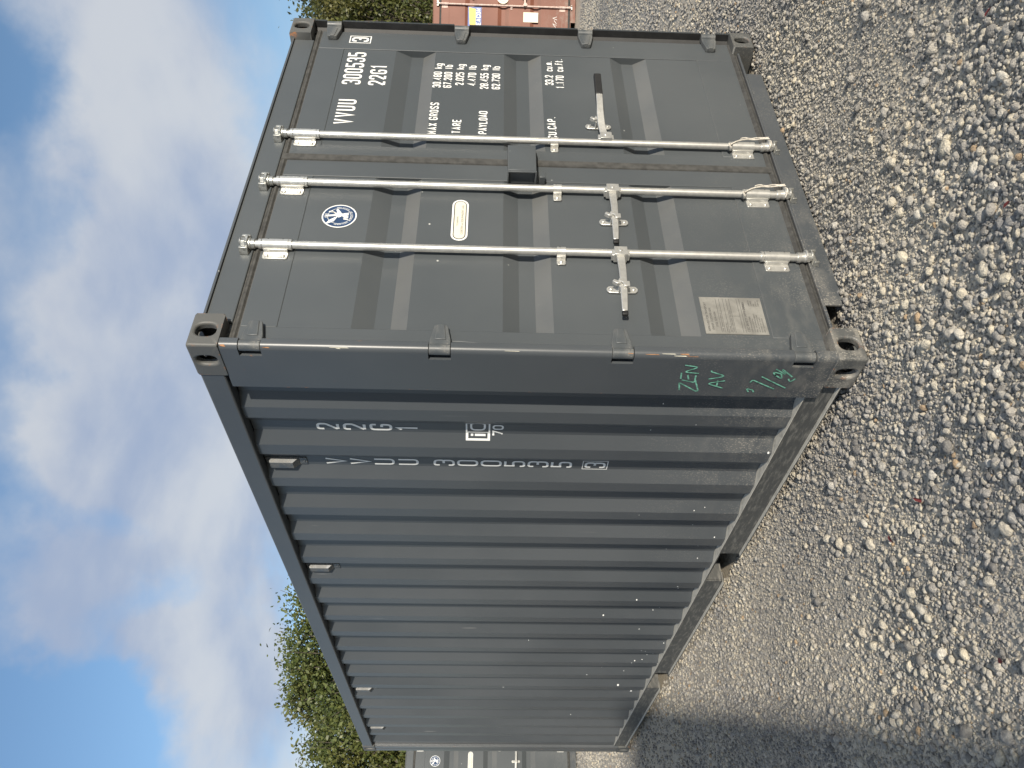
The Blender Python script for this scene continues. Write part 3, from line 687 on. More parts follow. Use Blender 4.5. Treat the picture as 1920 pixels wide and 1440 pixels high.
        mb.prism([(-0.016, 0.010), (-0.004, 0.016), (0.008, 0.040), (-0.003, 0.048), (-0.016, 0.030)], 'xz', -0.013, 0.004)
        return mb.build('handle_catch', G, d, bevel=0.0018)
    proto((G, 'catch'), catch, D, (rx+hs*(0.200 if hs < 0 else 0.160), 0, 0.912 if hs < 0 else 0.930))

lever_in = [(0.015, 0.004, 0, 0.018, 0.012), (0.07, 0.000, 0.001, 0.0165, 0.012), (0.13, -0.004, 0.002, 0.0155, 0.012), (0.19, -0.006, 0.004, 0.0145, 0.012),
            (0.23, -0.004, 0.006, 0.0145, 0.011), (0.30, 0.000, 0.009, 0.0130, 0.010), (0.352, 0.004, 0.011, 0.0110, 0.010)]
lever_out = [(0.010, 0.004, 0, 0.015, 0.012), (0.055, -0.006, 0.010, 0.018, 0.012), (0.10, -0.022, 0.018, 0.018, 0.012), (0.16, -0.045, 0.022, 0.017, 0.012),
             (0.21, -0.060, 0.022, 0.016, 0.012), (0.27, -0.075, 0.023, 0.016, 0.011), (0.415, -0.098, 0.026, 0.013, 0.010)]

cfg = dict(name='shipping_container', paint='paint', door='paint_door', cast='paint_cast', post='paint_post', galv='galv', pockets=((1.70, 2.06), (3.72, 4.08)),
           rods=((0.585, 1.006), (1.372,)), handle_dir=lambda rx: -1 if rx < 1.2 else 1, lever=lever_in, lever_out=lever_out)
BOX = make_container(cfg)
tag(BOX, 'large dark grey shipping container with number 300535 on its doors, nearest the camera', 'shipping container')
D0, D1, SIDE, POST = cfg['door0'], cfg['door1'], cfg['side'], cfg['post_left']

# lock box over the door seam
lb = MB(); lb.prism([(1.060, -0.036), (1.246, -0.036), (1.338, 0.028), (1.338, DY), (1.330, DY), (1.330, 0.031), (1.243, -0.030), (1.060, -0.030)], 'xy', 1.256, 1.386)
lb.prism([(1.060, -0.0295), (1.242, -0.0295), (1.3295, 0.0315), (1.3295, DY-0.002), (1.060, DY-0.004)], 'xy', 1.380, 1.386)
lb.prism([(1.060, -0.0295), (1.242, -0.0295), (1.3295, 0.0315), (1.3295, DY-0.002), (1.060, DY-0.004)], 'xy', 1.256, 1.262)
lb.prism([(1.070, -0.0295), (1.242, -0.0295), (1.3295, 0.0315), (1.3295, DY-0.002), (1.070, DY-0.004)], 'xy', 1.2625, 1.3795)
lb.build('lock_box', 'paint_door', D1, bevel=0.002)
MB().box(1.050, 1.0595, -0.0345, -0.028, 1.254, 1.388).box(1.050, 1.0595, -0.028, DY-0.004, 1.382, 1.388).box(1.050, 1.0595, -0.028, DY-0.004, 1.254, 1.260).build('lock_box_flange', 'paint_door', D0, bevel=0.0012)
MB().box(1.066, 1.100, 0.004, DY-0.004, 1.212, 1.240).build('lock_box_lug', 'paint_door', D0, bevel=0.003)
# cords tying the lower cams
for rx in (1.006, 1.372):
    mb = MB(); pts = []
    for i in range(15):
        s = i/14; z = 0.300-0.20*s
        pts.append((rx-0.020+0.050*min(1, s*2.2)+0.004*math.sin(9*s), -0.005-0.003*math.sin(7*s), z))
    mb.tube(pts, 0.0034, 6)
    mb.tube([(p[0]+0.006+0.003*math.sin(i*1.3), p[1]-0.003, p[2]+0.004) for i, p in enumerate(pts[4:])], 0.0030, 6)
    mb.tube([(rx+0.026*math.cos(a), 0.012-0.024*math.sin(a), 0.104+0.004*math.cos(2*a)) for a in [R(25*i-20) for i in range(9)]], 0.0042, 6)
    mb.tube([(rx-0.028+0.010*math.cos(a), 0.0-0.012*math.sin(a), 0.302+0.01*math.sin(a)) for a in [R(30*i) for i in range(7)]], 0.0042, 6)
    mb.build('seal_cord', 'twine', D0 if rx < 1.2 else D1)

# painted lettering on the doors
td = to_door(0.0012)
def line(txt, x, z, w, h, t, pitch, name, par=None, mp=None, mat='white'):
    return decal(name, mat, par or D1, text_polys(txt, x, z, w, h, t, pitch), mp or td)
line('VVUU', 1.502, 2.158, 0.043, 0.099, 0.0125, 0.0575, 'owner_code')
line('300535', 1.858, 2.158, 0.043, 0.099, 0.0125, 0.0545, 'serial_number')
line('22G1', 1.856, 2.030, 0.043, 0.090, 0.0125, 0.0540, 'type_code')
fr = strip([(2.268, 2.150), (2.338, 2.150), (2.338, 2.264), (2.268, 2.264)], 0.0055, True)
decal('check_digit', 'white', D1, [(0, p) for p in fr]+text_polys('3', 2.280, 2.160, 0.046, 0.094, 0.0125, 0.05), to_door(0.0012, DY-0.0035))
hh, tt = 0.045, 0.0072
for txt, x, z, pt in (('MAX GROSS', 1.442, 1.737, 0.0325), ('TARE', 1.450, 1.618, 0.0320), ('PAYLOAD', 1.452, 1.487, 0.0290), ('CU.CAP.', 1.432, 1.140, 0.0315)):
    line(txt, x, z, 0.0245, hh, tt, pt, 'weight_lettering')
for txt, un, z in (('30.480', 'kg', 1.737), ('67.200', 'lb', 1.681), ('2.025', 'kg', 1.618), ('4.470', 'lb', 1.553), ('28.455', 'kg', 1.487), ('62.730', 'lb', 1.425), ('33.2', 'cu.m.', 1.140), ('1.170', 'cu.ft.', 1.082)):
    big = un in ('kg', 'lb'); pt = 0.0285
    line(txt, 2.006-sum(adv(c)*pt for c in txt)+0.005, z, 0.0235, hh, tt, pt, 'weight_lettering')
    line(un, 2.036 if big else 2.046, z, 0.0225 if big else 0.0205, hh, tt*0.95, 0.029 if big else 0.0260, 'weight_lettering')
# classification sticker: navy disc, white ring, bird with spread wing, ring lettering
def sticker():
    cx, cz, r = 0.808, 2.130, 0.0765
    P = [(0, disc(cx, cz, r, r, 48), 0), (1, disc(cx, cz, r*0.925, r*0.925, 48), 1)]
    P += [(2, q, 0) for q in strip(disc(cx, cz, r*0.665, r*0.665, 40), 0.0018, True)]
    def pl(pts, lev, mi): return (lev, [Vector((cx+a*r, cz+b*r)) for a, b in pts], mi)
    # body, head, wings (convex pieces)
    P += [pl([(-0.14, 0.02), (0.10, -0.30), (0.26, -0.10), (0.16, 0.16), (0.0, 0.2)], 3, 0), pl([(0.16, 0.16), (0.26, -0.10), (0.50, 0.06), (0.42, 0.18)], 4, 0), pl([(0.42, 0.18), (0.50, 0.06), (0.62, 0.16), (0.50, 0.24)], 3, 0)]
    for i in range(6):
        a = i/5; P.append(pl([(-0.10-0.06*i, 0.10+0.07*i), (-0.04-0.06*i, 0.17+0.07*i), (-0.42-0.06*i, 0.36+0.075*i-0.02), (-0.50-0.045*i, 0.27+0.07*i)], 3+(i % 2), 0))
    for i in range(4): P.append(pl([(0.10+0.05*i, 0.14+0.06*i), (0.17+0.05*i, 0.12+0.06*i), (0.46-0.02*i, 0.46+0.05*i), (0.38-0.02*i, 0.50+0.05*i)], 5+(i % 2), 0))
    P.append(pl([(-0.02, 0.10), (0.12, 0.12), (0.04, 0.72), (-0.10, 0.74)], 7, 0))
    for i in range(5): P.append(pl([(-0.30+0.10*i, -0.28-0.03*(i % 2)), (-0.22+0.10*i, -0.24), (-0.24+0.14*i, -0.54), (-0.33+0.14*i, -0.52)], 3+(i % 2), 0))
    P.append(pl([(-0.10, -0.20), (0.22, -0.22), (0.26, -0.44), (-0.06, -0.46)], 6, 0))
    P += font_polys('ABS', cx, cz+0.70*r, 0.0115, 1.1, 'CENTER', 3)
    s_ = 'AMERICAN BUREAU OF SHIPPING'
    for i, ch in enumerate(s_):
        a = R(196+ (344-196)*i/(len(s_)-1)); a = R(168)+ (R(372)-R(168))*i/(len(s_)-1)
        if ch != ' ': P += font_polys(ch, cx+0.795*r*math.cos(a), cz+0.795*r*math.sin(a), 0.0080, 1.1, 'CENTER', 3, a+math.pi/2)
    return decal('certificate_sticker', ['white', 'navy'], D0, P, to_door(0.0012))
sticker()
def stadium(x0, x1, z0, z1, n=10):
    r = (z1-z0)/2; zc = (z0+z1)/2
    return [Vector((x1-r+r*math.cos(a), zc+r*math.sin(a))) for a in [-math.pi/2+math.pi*i/n for i in range(n+1)]]+[Vector((x0+r+r*math.cos(a), zc+r*math.sin(a))) for a in [math.pi/2+math.pi*i/n for i in range(n+1)]]
P = [(0, stadium(0.668, 0.942, 1.561, 1.634), 0), (1, stadium(0.676, 0.934, 1.569, 1.626), 1), (2, stadium(0.6805, 0.9295, 1.5735, 1.6215), 2)]
P += font_polys('CORTEN or EQUIVALENT only', 0.805, 1.582, 0.0105, 1.0, 'CENTER', 3, 0, 1)+font_polys('TO REPAIRS', 0.795, 1.604, 0.0078, 1.1, 'CENTER', 3, 0, 1)
decal('repair_label', ['white', 'ink', 'cream'], D0, P, to_door(0.0012))
# approval plate
pm = MB().box(0.158, 0.360, DY-0.0035, DY-0.0008, 0.342, 0.596)
plate = pm.build('approval_plate', 'plate', D0)
def plate_print():
    P = []; x0, x1 = 0.166, 0.352
    def hl(z, a=x0, b=x1, t=0.0012): return [(0, [Vector((a, z-t/2)), Vector((b, z-t/2)), Vector((b, z+t/2)), Vector((a, z+t/2))], 0)]
    P += font_polys('APPROVED FOR TRANSPORT', x0+0.004, 0.574, 0.0095, 0.93)+font_polys('UNDER CUSTOMS SEAL', x0+0.012, 0.558, 0.0090, 0.93)+font_polys('D/GL 5218-220A', x0+0.03, 0.541, 0.0085, 1.0)
    for z in (0.530, 0.516, 0.500, 0.4865, 0.474, 0.443, 0.432): P += hl(z)
    P += font_polys('TYPE', x0+0.004, 0.5195, 0.006)+font_polys('MANUFACTURER No', x0+0.03, 0.5195, 0.0058)+font_polys('OWNER No', x0+0.004, 0.5035, 0.006)+font_polys('OWNER', x0+0.004, 0.4895, 0.006)
    P += font_polys('TIMBER COMPONENT TREATMENT', x0+0.004, 0.4775, 0.0055)+font_polys('CSC SAFETY APPROVAL', x0+0.004, 0.4155, 0.0105, 1.0)
    P += [(0, [Vector((0.255, 0.4435)), Vector((0.2562, 0.4435)), Vector((0.2562, 0.474)), Vector((0.255, 0.474))], 0)]
    for i, t in enumerate(('DATE MANUFACTURED', 'IDENTIFICATION No', 'MAX. GROSS MASS 30480 KG', 'ALLOW. STACKING LOAD', 'RACKING TEST FORCE', 'NEXT EXAMINATION')):
        P += font_polys(t, x0+0.004, 0.4025-0.0098*i, 0.0060, 0.95)
        if i: P += font_polys(('67200 LB', '216000 KG', '15240 KG', '2026')[i % 4], 0.312, 0.4025-0.0098*i, 0.0060, 0.9)
    P += font_polys('USA/AB', 0.292, 0.4155, 0.0090)
    return decal('plate_print', 'ink', D0, P, to_door(0.0040))
plate_print()
# lettering on the side: one glyph above another
ts = to_side()
def column(txt, yc, ztop, dz, w, h, t, name):
    P = []
    for i, ch in enumerate(txt):
        if ch != ' ': P += text_polys(ch, -yc-w/2, ztop-h-i*dz, w, h, t, 0)
    return decal(name, 'white', SIDE, P, ts)
column('22G1', C0, 2.208, 0.1165, 0.050, 0.100, 0.0125, 'type_code')
yc = C0+PITCH_C
column('VVUU', yc, 2.212, 0.1125, 0.052, 0.100, 0.0115, 'owner_code')
column('300535', yc, 1.706, 0.1105, 0.052, 0.100, 0.0115, 'serial_number')
fr = strip([(-yc-0.034, 0.886), (-yc+0.034, 0.886), (-yc+0.034, 1.003), (-yc-0.034, 1.003)], 0.004, True)
decal('check_digit', 'white', SIDE, [(0, p) for p in fr]+text_polys('3', -yc-0.024, 0.894, 0.048, 0.100, 0.0115, 0.05), ts)
def ic_logo():
    x0, x1, z0, z1 = -0.672, -0.548, 1.444, 1.552; xm = -0.628; V = Vector
    def rect(a, b, c, d, lev=0, mi=0): return (lev, [V((a, c)), V((b, c)), V((b, d)), V((a, d))], mi)
    P = [rect(x0, xm, z0, z0+0.011), rect(x0, xm, z1-0.011, z1), rect(x0, x0+0.010, z0+0.011, z1-0.011), rect(xm-0.005, xm, z0+0.011, z1-0.011),
         rect(x0+0.0205, x0+0.0305, z0+0.020, z1-0.040), rect(x0+0.0205, x0+0.0305, z1-0.033, z1-0.022),
         rect(xm, x1, z0, z0+0.007), rect(xm, x1, z1-0.007, z1), rect(x1-0.006, x1, z0+0.007, z1-0.007)]
    P += [(0, q) for q in strip(fillet([(-0.566, 1.518), (-0.566, 1.528), (-0.612, 1.528), (-0.612, 1.468), (-0.566, 1.468), (-0.566, 1.478)], 0.020, False), 0.009)]
    P += text_polys('70', -0.652, 1.384, 0.036, 0.050, 0.0085, 0.043)
    P = split_at([(q[0], q[1]) for q in P], [-y for y, _ in SB if 0.4 < y < 0.8])
    return decal('ic_code_marking', 'white', SIDE, P, ts)
ic_logo()
# green marker scrawl on the corner post
def scrawl():
    V = lambda y, z: (-y, z); P = []
    S_ = [[(0.216, 0.690), (0.170, 0.700), (0.172, 0.694), (0.222, 0.622), (0.218, 0.614), (0.150, 0.640)], [(0.150, 0.694), (0.166, 0.640), (0.120, 0.644)], [(0.146, 0.668), (0.118, 0.676)], [(0.142, 0.700), (0.104, 0.704)],
          [(0.106, 0.636), (0.100, 0.700), (0.068, 0.640), (0.058, 0.700)],
          [(0.196, 0.520), (0.168, 0.592), (0.148, 0.522)], [(0.190, 0.546), (0.150, 0.550)], [(0.142, 0.590), (0.122, 0.524), (0.096, 0.588), (0.088, 0.590)],
          [(0.218, 0.410), (0.196, 0.424), (0.206, 0.396), (0.220, 0.388)], [(0.158, 0.420), (0.140, 0.414), (0.186, 0.330), (0.196, 0.312)], [(0.118, 0.384), (0.188, 0.268)],
          [(0.112, 0.330), (0.086, 0.350), (0.098, 0.312), (0.130, 0.300), (0.104, 0.338)], [(0.072, 0.340), (0.110, 0.286), (0.066, 0.322), (0.118, 0.262)], [(0.128, 0.246), (0.150, 0.262), (0.130, 0.274)]]
    for k, s_ in enumerate(S_): P += [(k % 6, q) for q in strip(fillet([V(*p) for p in s_], 0.008, False), 0.0062)]
    return tag(decal('marker_scrawl', 'green', POST, P, to_post()), kind='stuff')
scrawl()
SPLAT = [(3.457, 0.253, 0.009), (3.511, 0.337, 0.009), (3.532, 0.358, 0.0072), (3.501, 0.284, 0.0067), (3.403, 0.335, 0.0063), (3.274, 0.327, 0.0067), (3.284, 0.297, 0.0059), (3.195, 0.18, 0.0072), (4.225, 0.2, 0.0225), (4.307, 0.236, 0.0158), (4.077, 0.379, 0.0158), (2.39, 0.505, 0.009), (2.66, 0.678, 0.0099), (2.842, 0.571, 0.0081), (3.109, 0.374, 0.0072), (3.701, 0.256, 0.0072), (3.711, 0.163, 0.0063), (3.428, 0.214, 0.0063), (3.541, 0.164, 0.0063), (3.615, 0.42, 0.0054), (2.922, 0.4, 0.0059), (4.532, 0.212, 0.0081), (4.703, 0.174, 0.0063), (4.914, 0.674, 0.0063), (3.182, 1.135, 0.0054), (4.124, 1.285, 0.0135), (2.17, 0.294, 0.0072), (2.278, 0.264, 0.0072), (3.81, 0.657, 0.0059), (3.739, 0.549, 0.0054), (3.772, 0.377, 0.0054), (3.683, 0.501, 0.005), (2.618, 0.359, 0.0059), (2.577, 0.324, 0.0059), (0.704, 0.178, 0.0099), (0.588, 0.733, 0.0055), (1.257, 0.395, 0.0055), (1.461, 0.354, 0.005), (1.542, 0.222, 0.0066), (1.812, 0.253, 0.0055), (1.298, 0.671, 0.0044), (0.378, 0.718, 0.0044), (0.492, 0.557, 0.0044), (2.174, 0.292, 0.0044), (2.276, 0.266, 0.0044), (1.705, 0.27, 0.0044), (1.749, 0.44, 0.0039), (1.239, 0.343, 0.0044)]
decal('splatter', 'white', SIDE, [(3, disc(-y_, z_, r_s*0.62, r_s*0.5, 9)) for y_, z_, r_s in SPLAT], to_side(0.0005))['kind'] = 'stuff'
# scrapes along the rounded edge of the corner post
def scrape(name, mat, strips):
    P = [(i % 5, [Vector((a-w_/2, z0)), Vector((a+w_/2, z0+0.006)), Vector((a+w_*0.3, z1)), Vector((a-w_*0.2, z1-0.004))]) for i, (a, z0, z1, w_) in enumerate(strips)]
    return tag(decal(name, mat, POST, P, lambda p, lev: (0.028-(0.0250+0.0003*lev)*math.cos(math.pi/4+p.x/0.024), 0.028-(0.0250+0.0003*lev)*math.sin(math.pi/4+p.x/0.024), p.y)), kind='stuff')
M['rust_bare'] = simple('bare_rusty_steel', (0.30, 0.15, 0.07), 0.8, 0, 0.35, 60.0)
scrape('scrape', 'cream', [(0.004, 0.742, 0.798, 0.0022), (-0.003, 0.700, 0.752, 0.0030), (0.001, 1.985, 2.060, 0.0020), (-0.002, 2.015, 2.035, 0.0025), (0.002, 1.34, 1.40, 0.0016)])
scrape('scrape', 'rust_bare', [(0.0035, 0.690, 0.728, 0.0060), (0.001, 0.806, 0.862, 0.0032), (-0.004, 0.655, 0.700, 0.0025), (0.0, 2.445, 2.468, 0.0090), (-0.004, 2.28, 2.31, 0.004), (0.003, 0.905, 0.93, 0.003)])
# vents
def vent(d):
    mb = MB(); x1 = XI-0.001
    z0, z1, zb, zt = -0.088, 0.088, -0.052, 0.066
    mb.add([(x1, -0.030, zb-0.018), (x1, 0.030, zb-0.018), (x1, 0.030, zt+0.012), (x1, -0.030, zt+0.012), (x1-0.030, -0.020, zb+0.012), (x1-0.030, 0.024, zb+0.012), (x1-0.030, 0.024, zt), (x1-0.030, -0.020, zt)],
           [(3, 2, 1, 0), (4, 5, 6, 7), (0, 1, 5, 4), (1, 2, 6, 5), (2, 3, 7, 6), (3, 0, 4, 7)])
    mb.box(x1-0.004, x1, -0.026, 0.026, z0-0.012, zb-0.014); mb.box(x1-0.004, x1, -0.024, 0.024, zt+0.008, z1)
    mb.dome((x1-0.004, 0, z0), (-1, 0, 0), 0.006, 0.004); mb.dome((x1-0.004, 0, z1-0.009), (-1, 0, 0), 0.006, 0.004)
    return mb.build('vent', 'paint', d, bevel=0.003)
for k in (1, 5, 13, 17): proto('vent', vent, BOX, (0, C0+k*PITCH_C, 2.394))

# ---- second grey container of the row, standing behind
SKIP = {'owner_code', 'serial_number', 'type_code', 'check_digit', 'weight_lettering', 'ic_code_marking', 'marker_scrawl', 'seal_cord', 'plate_print', 'splatter'}
BOX2 = copy_tree(BOX, SKIP)
BOX2.location = (0.115, 10.58, 0.0)
tag(BOX2, 'dark grey container standing farther back beyond the long side of the near one', 'shipping container')

# ---- third grey container, behind the camera; its shadow lies across the gravel
BOX3 = copy_tree(BOX, SKIP)
th = math.atan2(0.29, 0.957)
BOX3.rotation_euler = (0, 0, -th); BOX3.location = (-7.34, -11.36, 0.0)
tag(BOX3, 'dark grey container behind the camera, out of the picture, shading the gravel', 'shipping container')

# ---- red container
cfgr = dict(name='red_container', paint='red', door='red', cast='red', post='red', galv='galv_old', pockets=((1.70, 2.06), (3.72, 4.08)),
            rods=((0.585, 0.93), (1.51, 1.86)), handle_dir=lambda rx: 1 if rx < 0.7 else -1, lever=lever_in, lever_out=[(x, 0.004-0.006*x, z*0.4, hw, th) for x, y, z, hw, th in lever_out])
RED = make_container(cfgr)
RED.name = 'shipping_container.002'
RD0 = cfgr['door0']
RED.location = (11.80, 5.10, 0.0); RED.rotation_euler = (0, 0, -YAW)
tag(RED, 'rust red container with a blue and yellow sticker on its door', 'shipping container')
V = Vector
P = [(0, [V((0.16, 1.70)), V((0.56, 1.70)), V((0.56, 1.945)), V((0.16, 1.945))], 0), (1, [V((0.17, 1.805)), V((0.52, 1.805)), V((0.55, 1.935)), V((0.17, 1.935))], 1),
     (2, [V((0.16, 1.905)), V((0.56, 1.930)), V((0.56, 1.945)), V((0.16, 1.945))], 0)]
P += [(3, q, 2) for l, q in text_polys('BEACON', 0.17, 1.712, 0.050, 0.085, 0.015, 0.062)]
decal('company_sticker', ['beacon_blue', 'beacon_yellow', 'white'], RD0, P, to_door(0.0015))
MB().box(0.31, 0.49, DY-0.005, DY-0.001, 0.67, 0.94).build('approval_plate', 'cream', RD0)
decal('certificate_sticker', ['cream', 'galv_old'], RD0, [(0, disc(0.735, 1.315, 0.105, 0.105), 0), (1, disc(0.735, 1.315, 0.07, 0.07), 1), (2, disc(0.735, 1.315, 0.055, 0.055), 0)], to_door(0.0015))
decal('painted_number', 'white', RD0, text_polys('9', 0.70, 1.78, 0.05, 0.10, 0.013, 0.06), to_door(0.0015))
decal('chalk_mark', 'white', RD0, [(i % 3, q) for i, s_ in enumerate(([(0.22, 0.34), (0.30, 0.40), (0.26, 0.30), (0.36, 0.38)], [(0.36, 0.30), (0.40, 0.40), (0.44, 0.30)])) for q in strip([V(p) for p in s_], 0.008)], to_door(0.0015))

# ------------------------------------------------------------------ ground
def hgt(x, y):
    return 0.007*np.sin(1.3*x+0.7*y+0.4)+0.006*np.sin(2.9*x-1.9*y+1.1)+0.004*np.sin(5.3*x+4.1*y)+0.003*np.sin(-4.7*x+7.3*y+2)-0.020
xs = np.concatenate([[-600, -200, -60, -20, -9], np.arange(-5, 16.01, 0.14), [20, 30, 60, 200, 600]]); ys = np.concatenate([[-600, -200, -60, -20, -9], np.arange(-5, 14.01, 0.14), [20, 30, 60, 200, 600]])
gx, gy = np.meshgrid(xs, ys, indexing='ij'); fade = np.clip(1-np.maximum(np.abs(gx-4)-12, 0)/6, 0, 1)
gz = hgt(gx, gy); gz[(np.abs(gx) > 18) | (np.abs(gy) > 18)] = -0.02
nx_, ny_ = gx.shape; vv = np.stack([gx, gy, gz], -1).reshape(-1, 3)
ii = np.arange(nx_*ny_).reshape(nx_, ny_); ff = np.stack([ii[:-1, :-1], ii[1:, :-1], ii[1:, 1:], ii[:-1, 1:]], -1).reshape(-1, 4)
me = bpy.data.meshes.new('ground'); me.from_pydata(vv.tolist(), [], ff.tolist()); me.polygons.foreach_set('use_smooth', [True]*len(me.polygons)); me.materials.append(M['ground'])
GROUND = bpy.data.objects.new('ground', me); COL.objects.link(GROUND); tag(GROUND, 'grey gravel yard the containers stand on', 'ground', kind='structure')

def stone_mesh(k, sub):
    rs = random.Random(100+k); bm = bmesh.new(); bmesh.ops.create_icosphere(bm, subdivisions=sub, radius=0.5)
    planes = [(Vector((rs.gauss(0, 1), rs.gauss(0, 1), rs.gauss(0, 1))).normalized(), rs.uniform(0.30, 0.44)) for _ in range(8)]
    ph = [rs.uniform(0, 6) for _ in range(6)]; sc = Vector((1.0, rs.uniform(0.68, 0.95), rs.uniform(0.50, 0.75)))
    for v in bm.verts:
        p = v.co.copy()
        for n, d in planes:
            e = p.dot(n)-d
            if e > 0: p -= n*e*0.78
        p *= 1+0.07*math.sin(5*p.x+ph[0])*math.sin(6*p.y+ph[1])+0.05*math.sin(9*p.z+ph[2]+4*p.x)
        v.co = Vector((p.x*sc.x, p.y*sc.y, p.z*sc.z))
    m_ = bpy.data.meshes.new('stone'); bm.to_mesh(m_); bm.free()
    m_.polygons.foreach_set('use_smooth', [True]*len(m_.polygons)); m_.materials.append(M['stone']); return m_
STONES = [stone_mesh(k, 2) for k in range(10)]
lib = bpy.data.collections.new('stone_library')
for m_ in STONES: lib.objects.link(bpy.data.objects.new('stone_shape', m_))

def patch(x, y):       # where the coarser stones lie
    return 0.5+0.5*np.sin(1.7*x+0.9*y+0.6)*np.sin(1.1*x-2.0*y+1.9)
def scatter(n, x0, x1, y0, y1, smin, smax, rmax, keep=None, power=1.0):
    x = rng.uniform(x0, x1, n); y = rng.uniform(y0, y1, n)
    d = np.hypot(x-CAM.x, y-CAM.y); ok = d < rmax
    fw = (x-CAM.x)*math.sin(YAW)+(y-CAM.y)*math.cos(YAW); sd = (x-CAM.x)*math.cos(YAW)-(y-CAM.y)*math.sin(YAW)
    ok &= (fw > 1.0) & (np.abs(sd) < 0.62*fw+1.0)
    ok &= ~((x > 0.10) & (x < 2.34) & (y > 0.12) & (y < 6.0)) & ~((x > 0.2) & (x < 2.5) & (y > 10.7))
    if keep is not None: ok &= keep(x, y)
    x, y = x[ok], y[ok]; s = smin+(smax-smin)*rng.random(len(x))**power
    return x, y, s
def near(x, y): return np.hypot(x-CAM.x, y-CAM.y)
def coarse(x, y): return np.clip(0.55*patch(x, y)+0.30*patch(2.3*x+1, 1.9*y)+1.05*np.clip((3.1-near(x, y))/1.2, 0, 1)*(0.35+0.65*(x > -0.95)), 0.03, 1)
sets = [scatter(400000, -2.6, 4.0, -2.2, 4.5, 0.006, 0.014, 5.0, lambda x, y: rng.random(len(x)) < 0.68+0.30*patch(1.7*x+2, 1.4*y), 1.2),
        scatter(170000, -2.6, 5.0, -2.2, 6.5, 0.013, 0.025, 6.5, lambda x, y: rng.random(len(x)) < 0.18+0.82*coarse(x, y), 1.5),
        scatter(50000, -2.6, 4.0, -2.2, 4.5, 0.021, 0.036, 4.6, lambda x, y: rng.random(len(x)) < 0.04+0.75*coarse(x, y)**2, 1.4),
        scatter(6500, -2.6, 3.0, -2.2, 3.0, 0.030, 0.050, 3.4, lambda x, y: rng.random(len(x)) < coarse(x, y)**3, 1.8),
        scatter(150000, -2.0, 13.0, 0.0, 12.0, 0.016, 0.034, 15.0, lambda x, y: near(x, y) > 4.4, 1.5)]
sx_, sy_, ss_ = [np.concatenate([q[i] for q in sets]) for i in range(3)]
n = len(sx_); sz_ = hgt(sx_, sy_)+ss_*(0.03+0.17*rng.random(n))
me = bpy.data.meshes.new('gravel'); me.vertices.add(n); me.vertices.foreach_set('co', np.stack([sx_, sy_, sz_], -1).ravel())
def attr(nm, typ, dat, key='value'):
    a = me.attributes.new(nm, typ, 'POINT'); a.data.foreach_set(key, dat)
attr('size', 'FLOAT', ss_.astype(np.float32)); attr('pick', 'INT', rng.integers(0, 10, n).astype(np.int32))
attr('turn', 'FLOAT_VECTOR', np.stack([rng.normal(0, 0.35, n), rng.normal(0, 0.35, n), rng.uniform(0, 6.28, n)], -1).astype(np.float32).ravel(), 'vector')
me.update()
GRAVEL = bpy.data.objects.new('gravel', me); COL.objects.link(GRAVEL); tag(GRAVEL, 'loose grey and cream gravel covering the yard', 'gravel', kind='stuff')
ng = bpy.data.node_groups.new('gravel', 'GeometryNodeTree'); ng.interface.new_socket('Geometry', in_out='INPUT', socket_type='NodeSocketGeometry'); ng.interface.new_socket('Geometry', in_out='OUTPUT', socket_type='NodeSocketGeometry')
gi = ng.nodes.new('NodeGroupInput'); go = ng.nodes.new('NodeGroupOutput'); ci = ng.nodes.new('GeometryNodeCollectionInfo'); ip = ng.nodes.new('GeometryNodeInstanceOnPoints')
ci.inputs['Collection'].default_value = lib; ci.inputs['Separate Children'].default_value = True; ci.inputs['Reset Children'].default_value = True
ip.inputs['Pick Instance'].default_value = True
for nm, typ, sock in (('size', 'FLOAT', 'Scale'), ('turn', 'FLOAT_VECTOR', 'Rotation'), ('pick', 'INT', 'Instance Index')):
    a = ng.nodes.new('GeometryNodeInputNamedAttribute'); a.data_type = typ; a.inputs['Name'].default_value = nm
    ng.links.new(a.outputs['Attribute'], ip.inputs[sock])
ng.links.new(gi.outputs[0], ip.inputs['Points']); ng.links.new(ci.outputs[0], ip.inputs['Instance']); ng.links.new(ip.outputs[0], go.inputs[0])
md = GRAVEL.modifiers.new('gravel', 'NODES'); md.node_group = ng
# the largest stones, one by one
bx_, by_, bs_ = scatter(900, -1.9, 1.9, -1.9, 2.6, 0.036, 0.060, 3.6, lambda x, y: ~((x > -0.06) & (y > -0.06)), 1.8)
for i in range(min(280, len(bx_))):
    o = bpy.data.objects.new('stone', STONES[i % 10]); COL.objects.link(o); o.parent = GROUND
    s = float(bs_[i]); o.location = (float(bx_[i]), float(by_[i]), float(hgt(bx_[i], by_[i]))+s*0.10); o.scale = (s, s, s)
    o.rotation_euler = (random.gauss(0, .3), random.gauss(0, .3), random.uniform(0, 6.28))

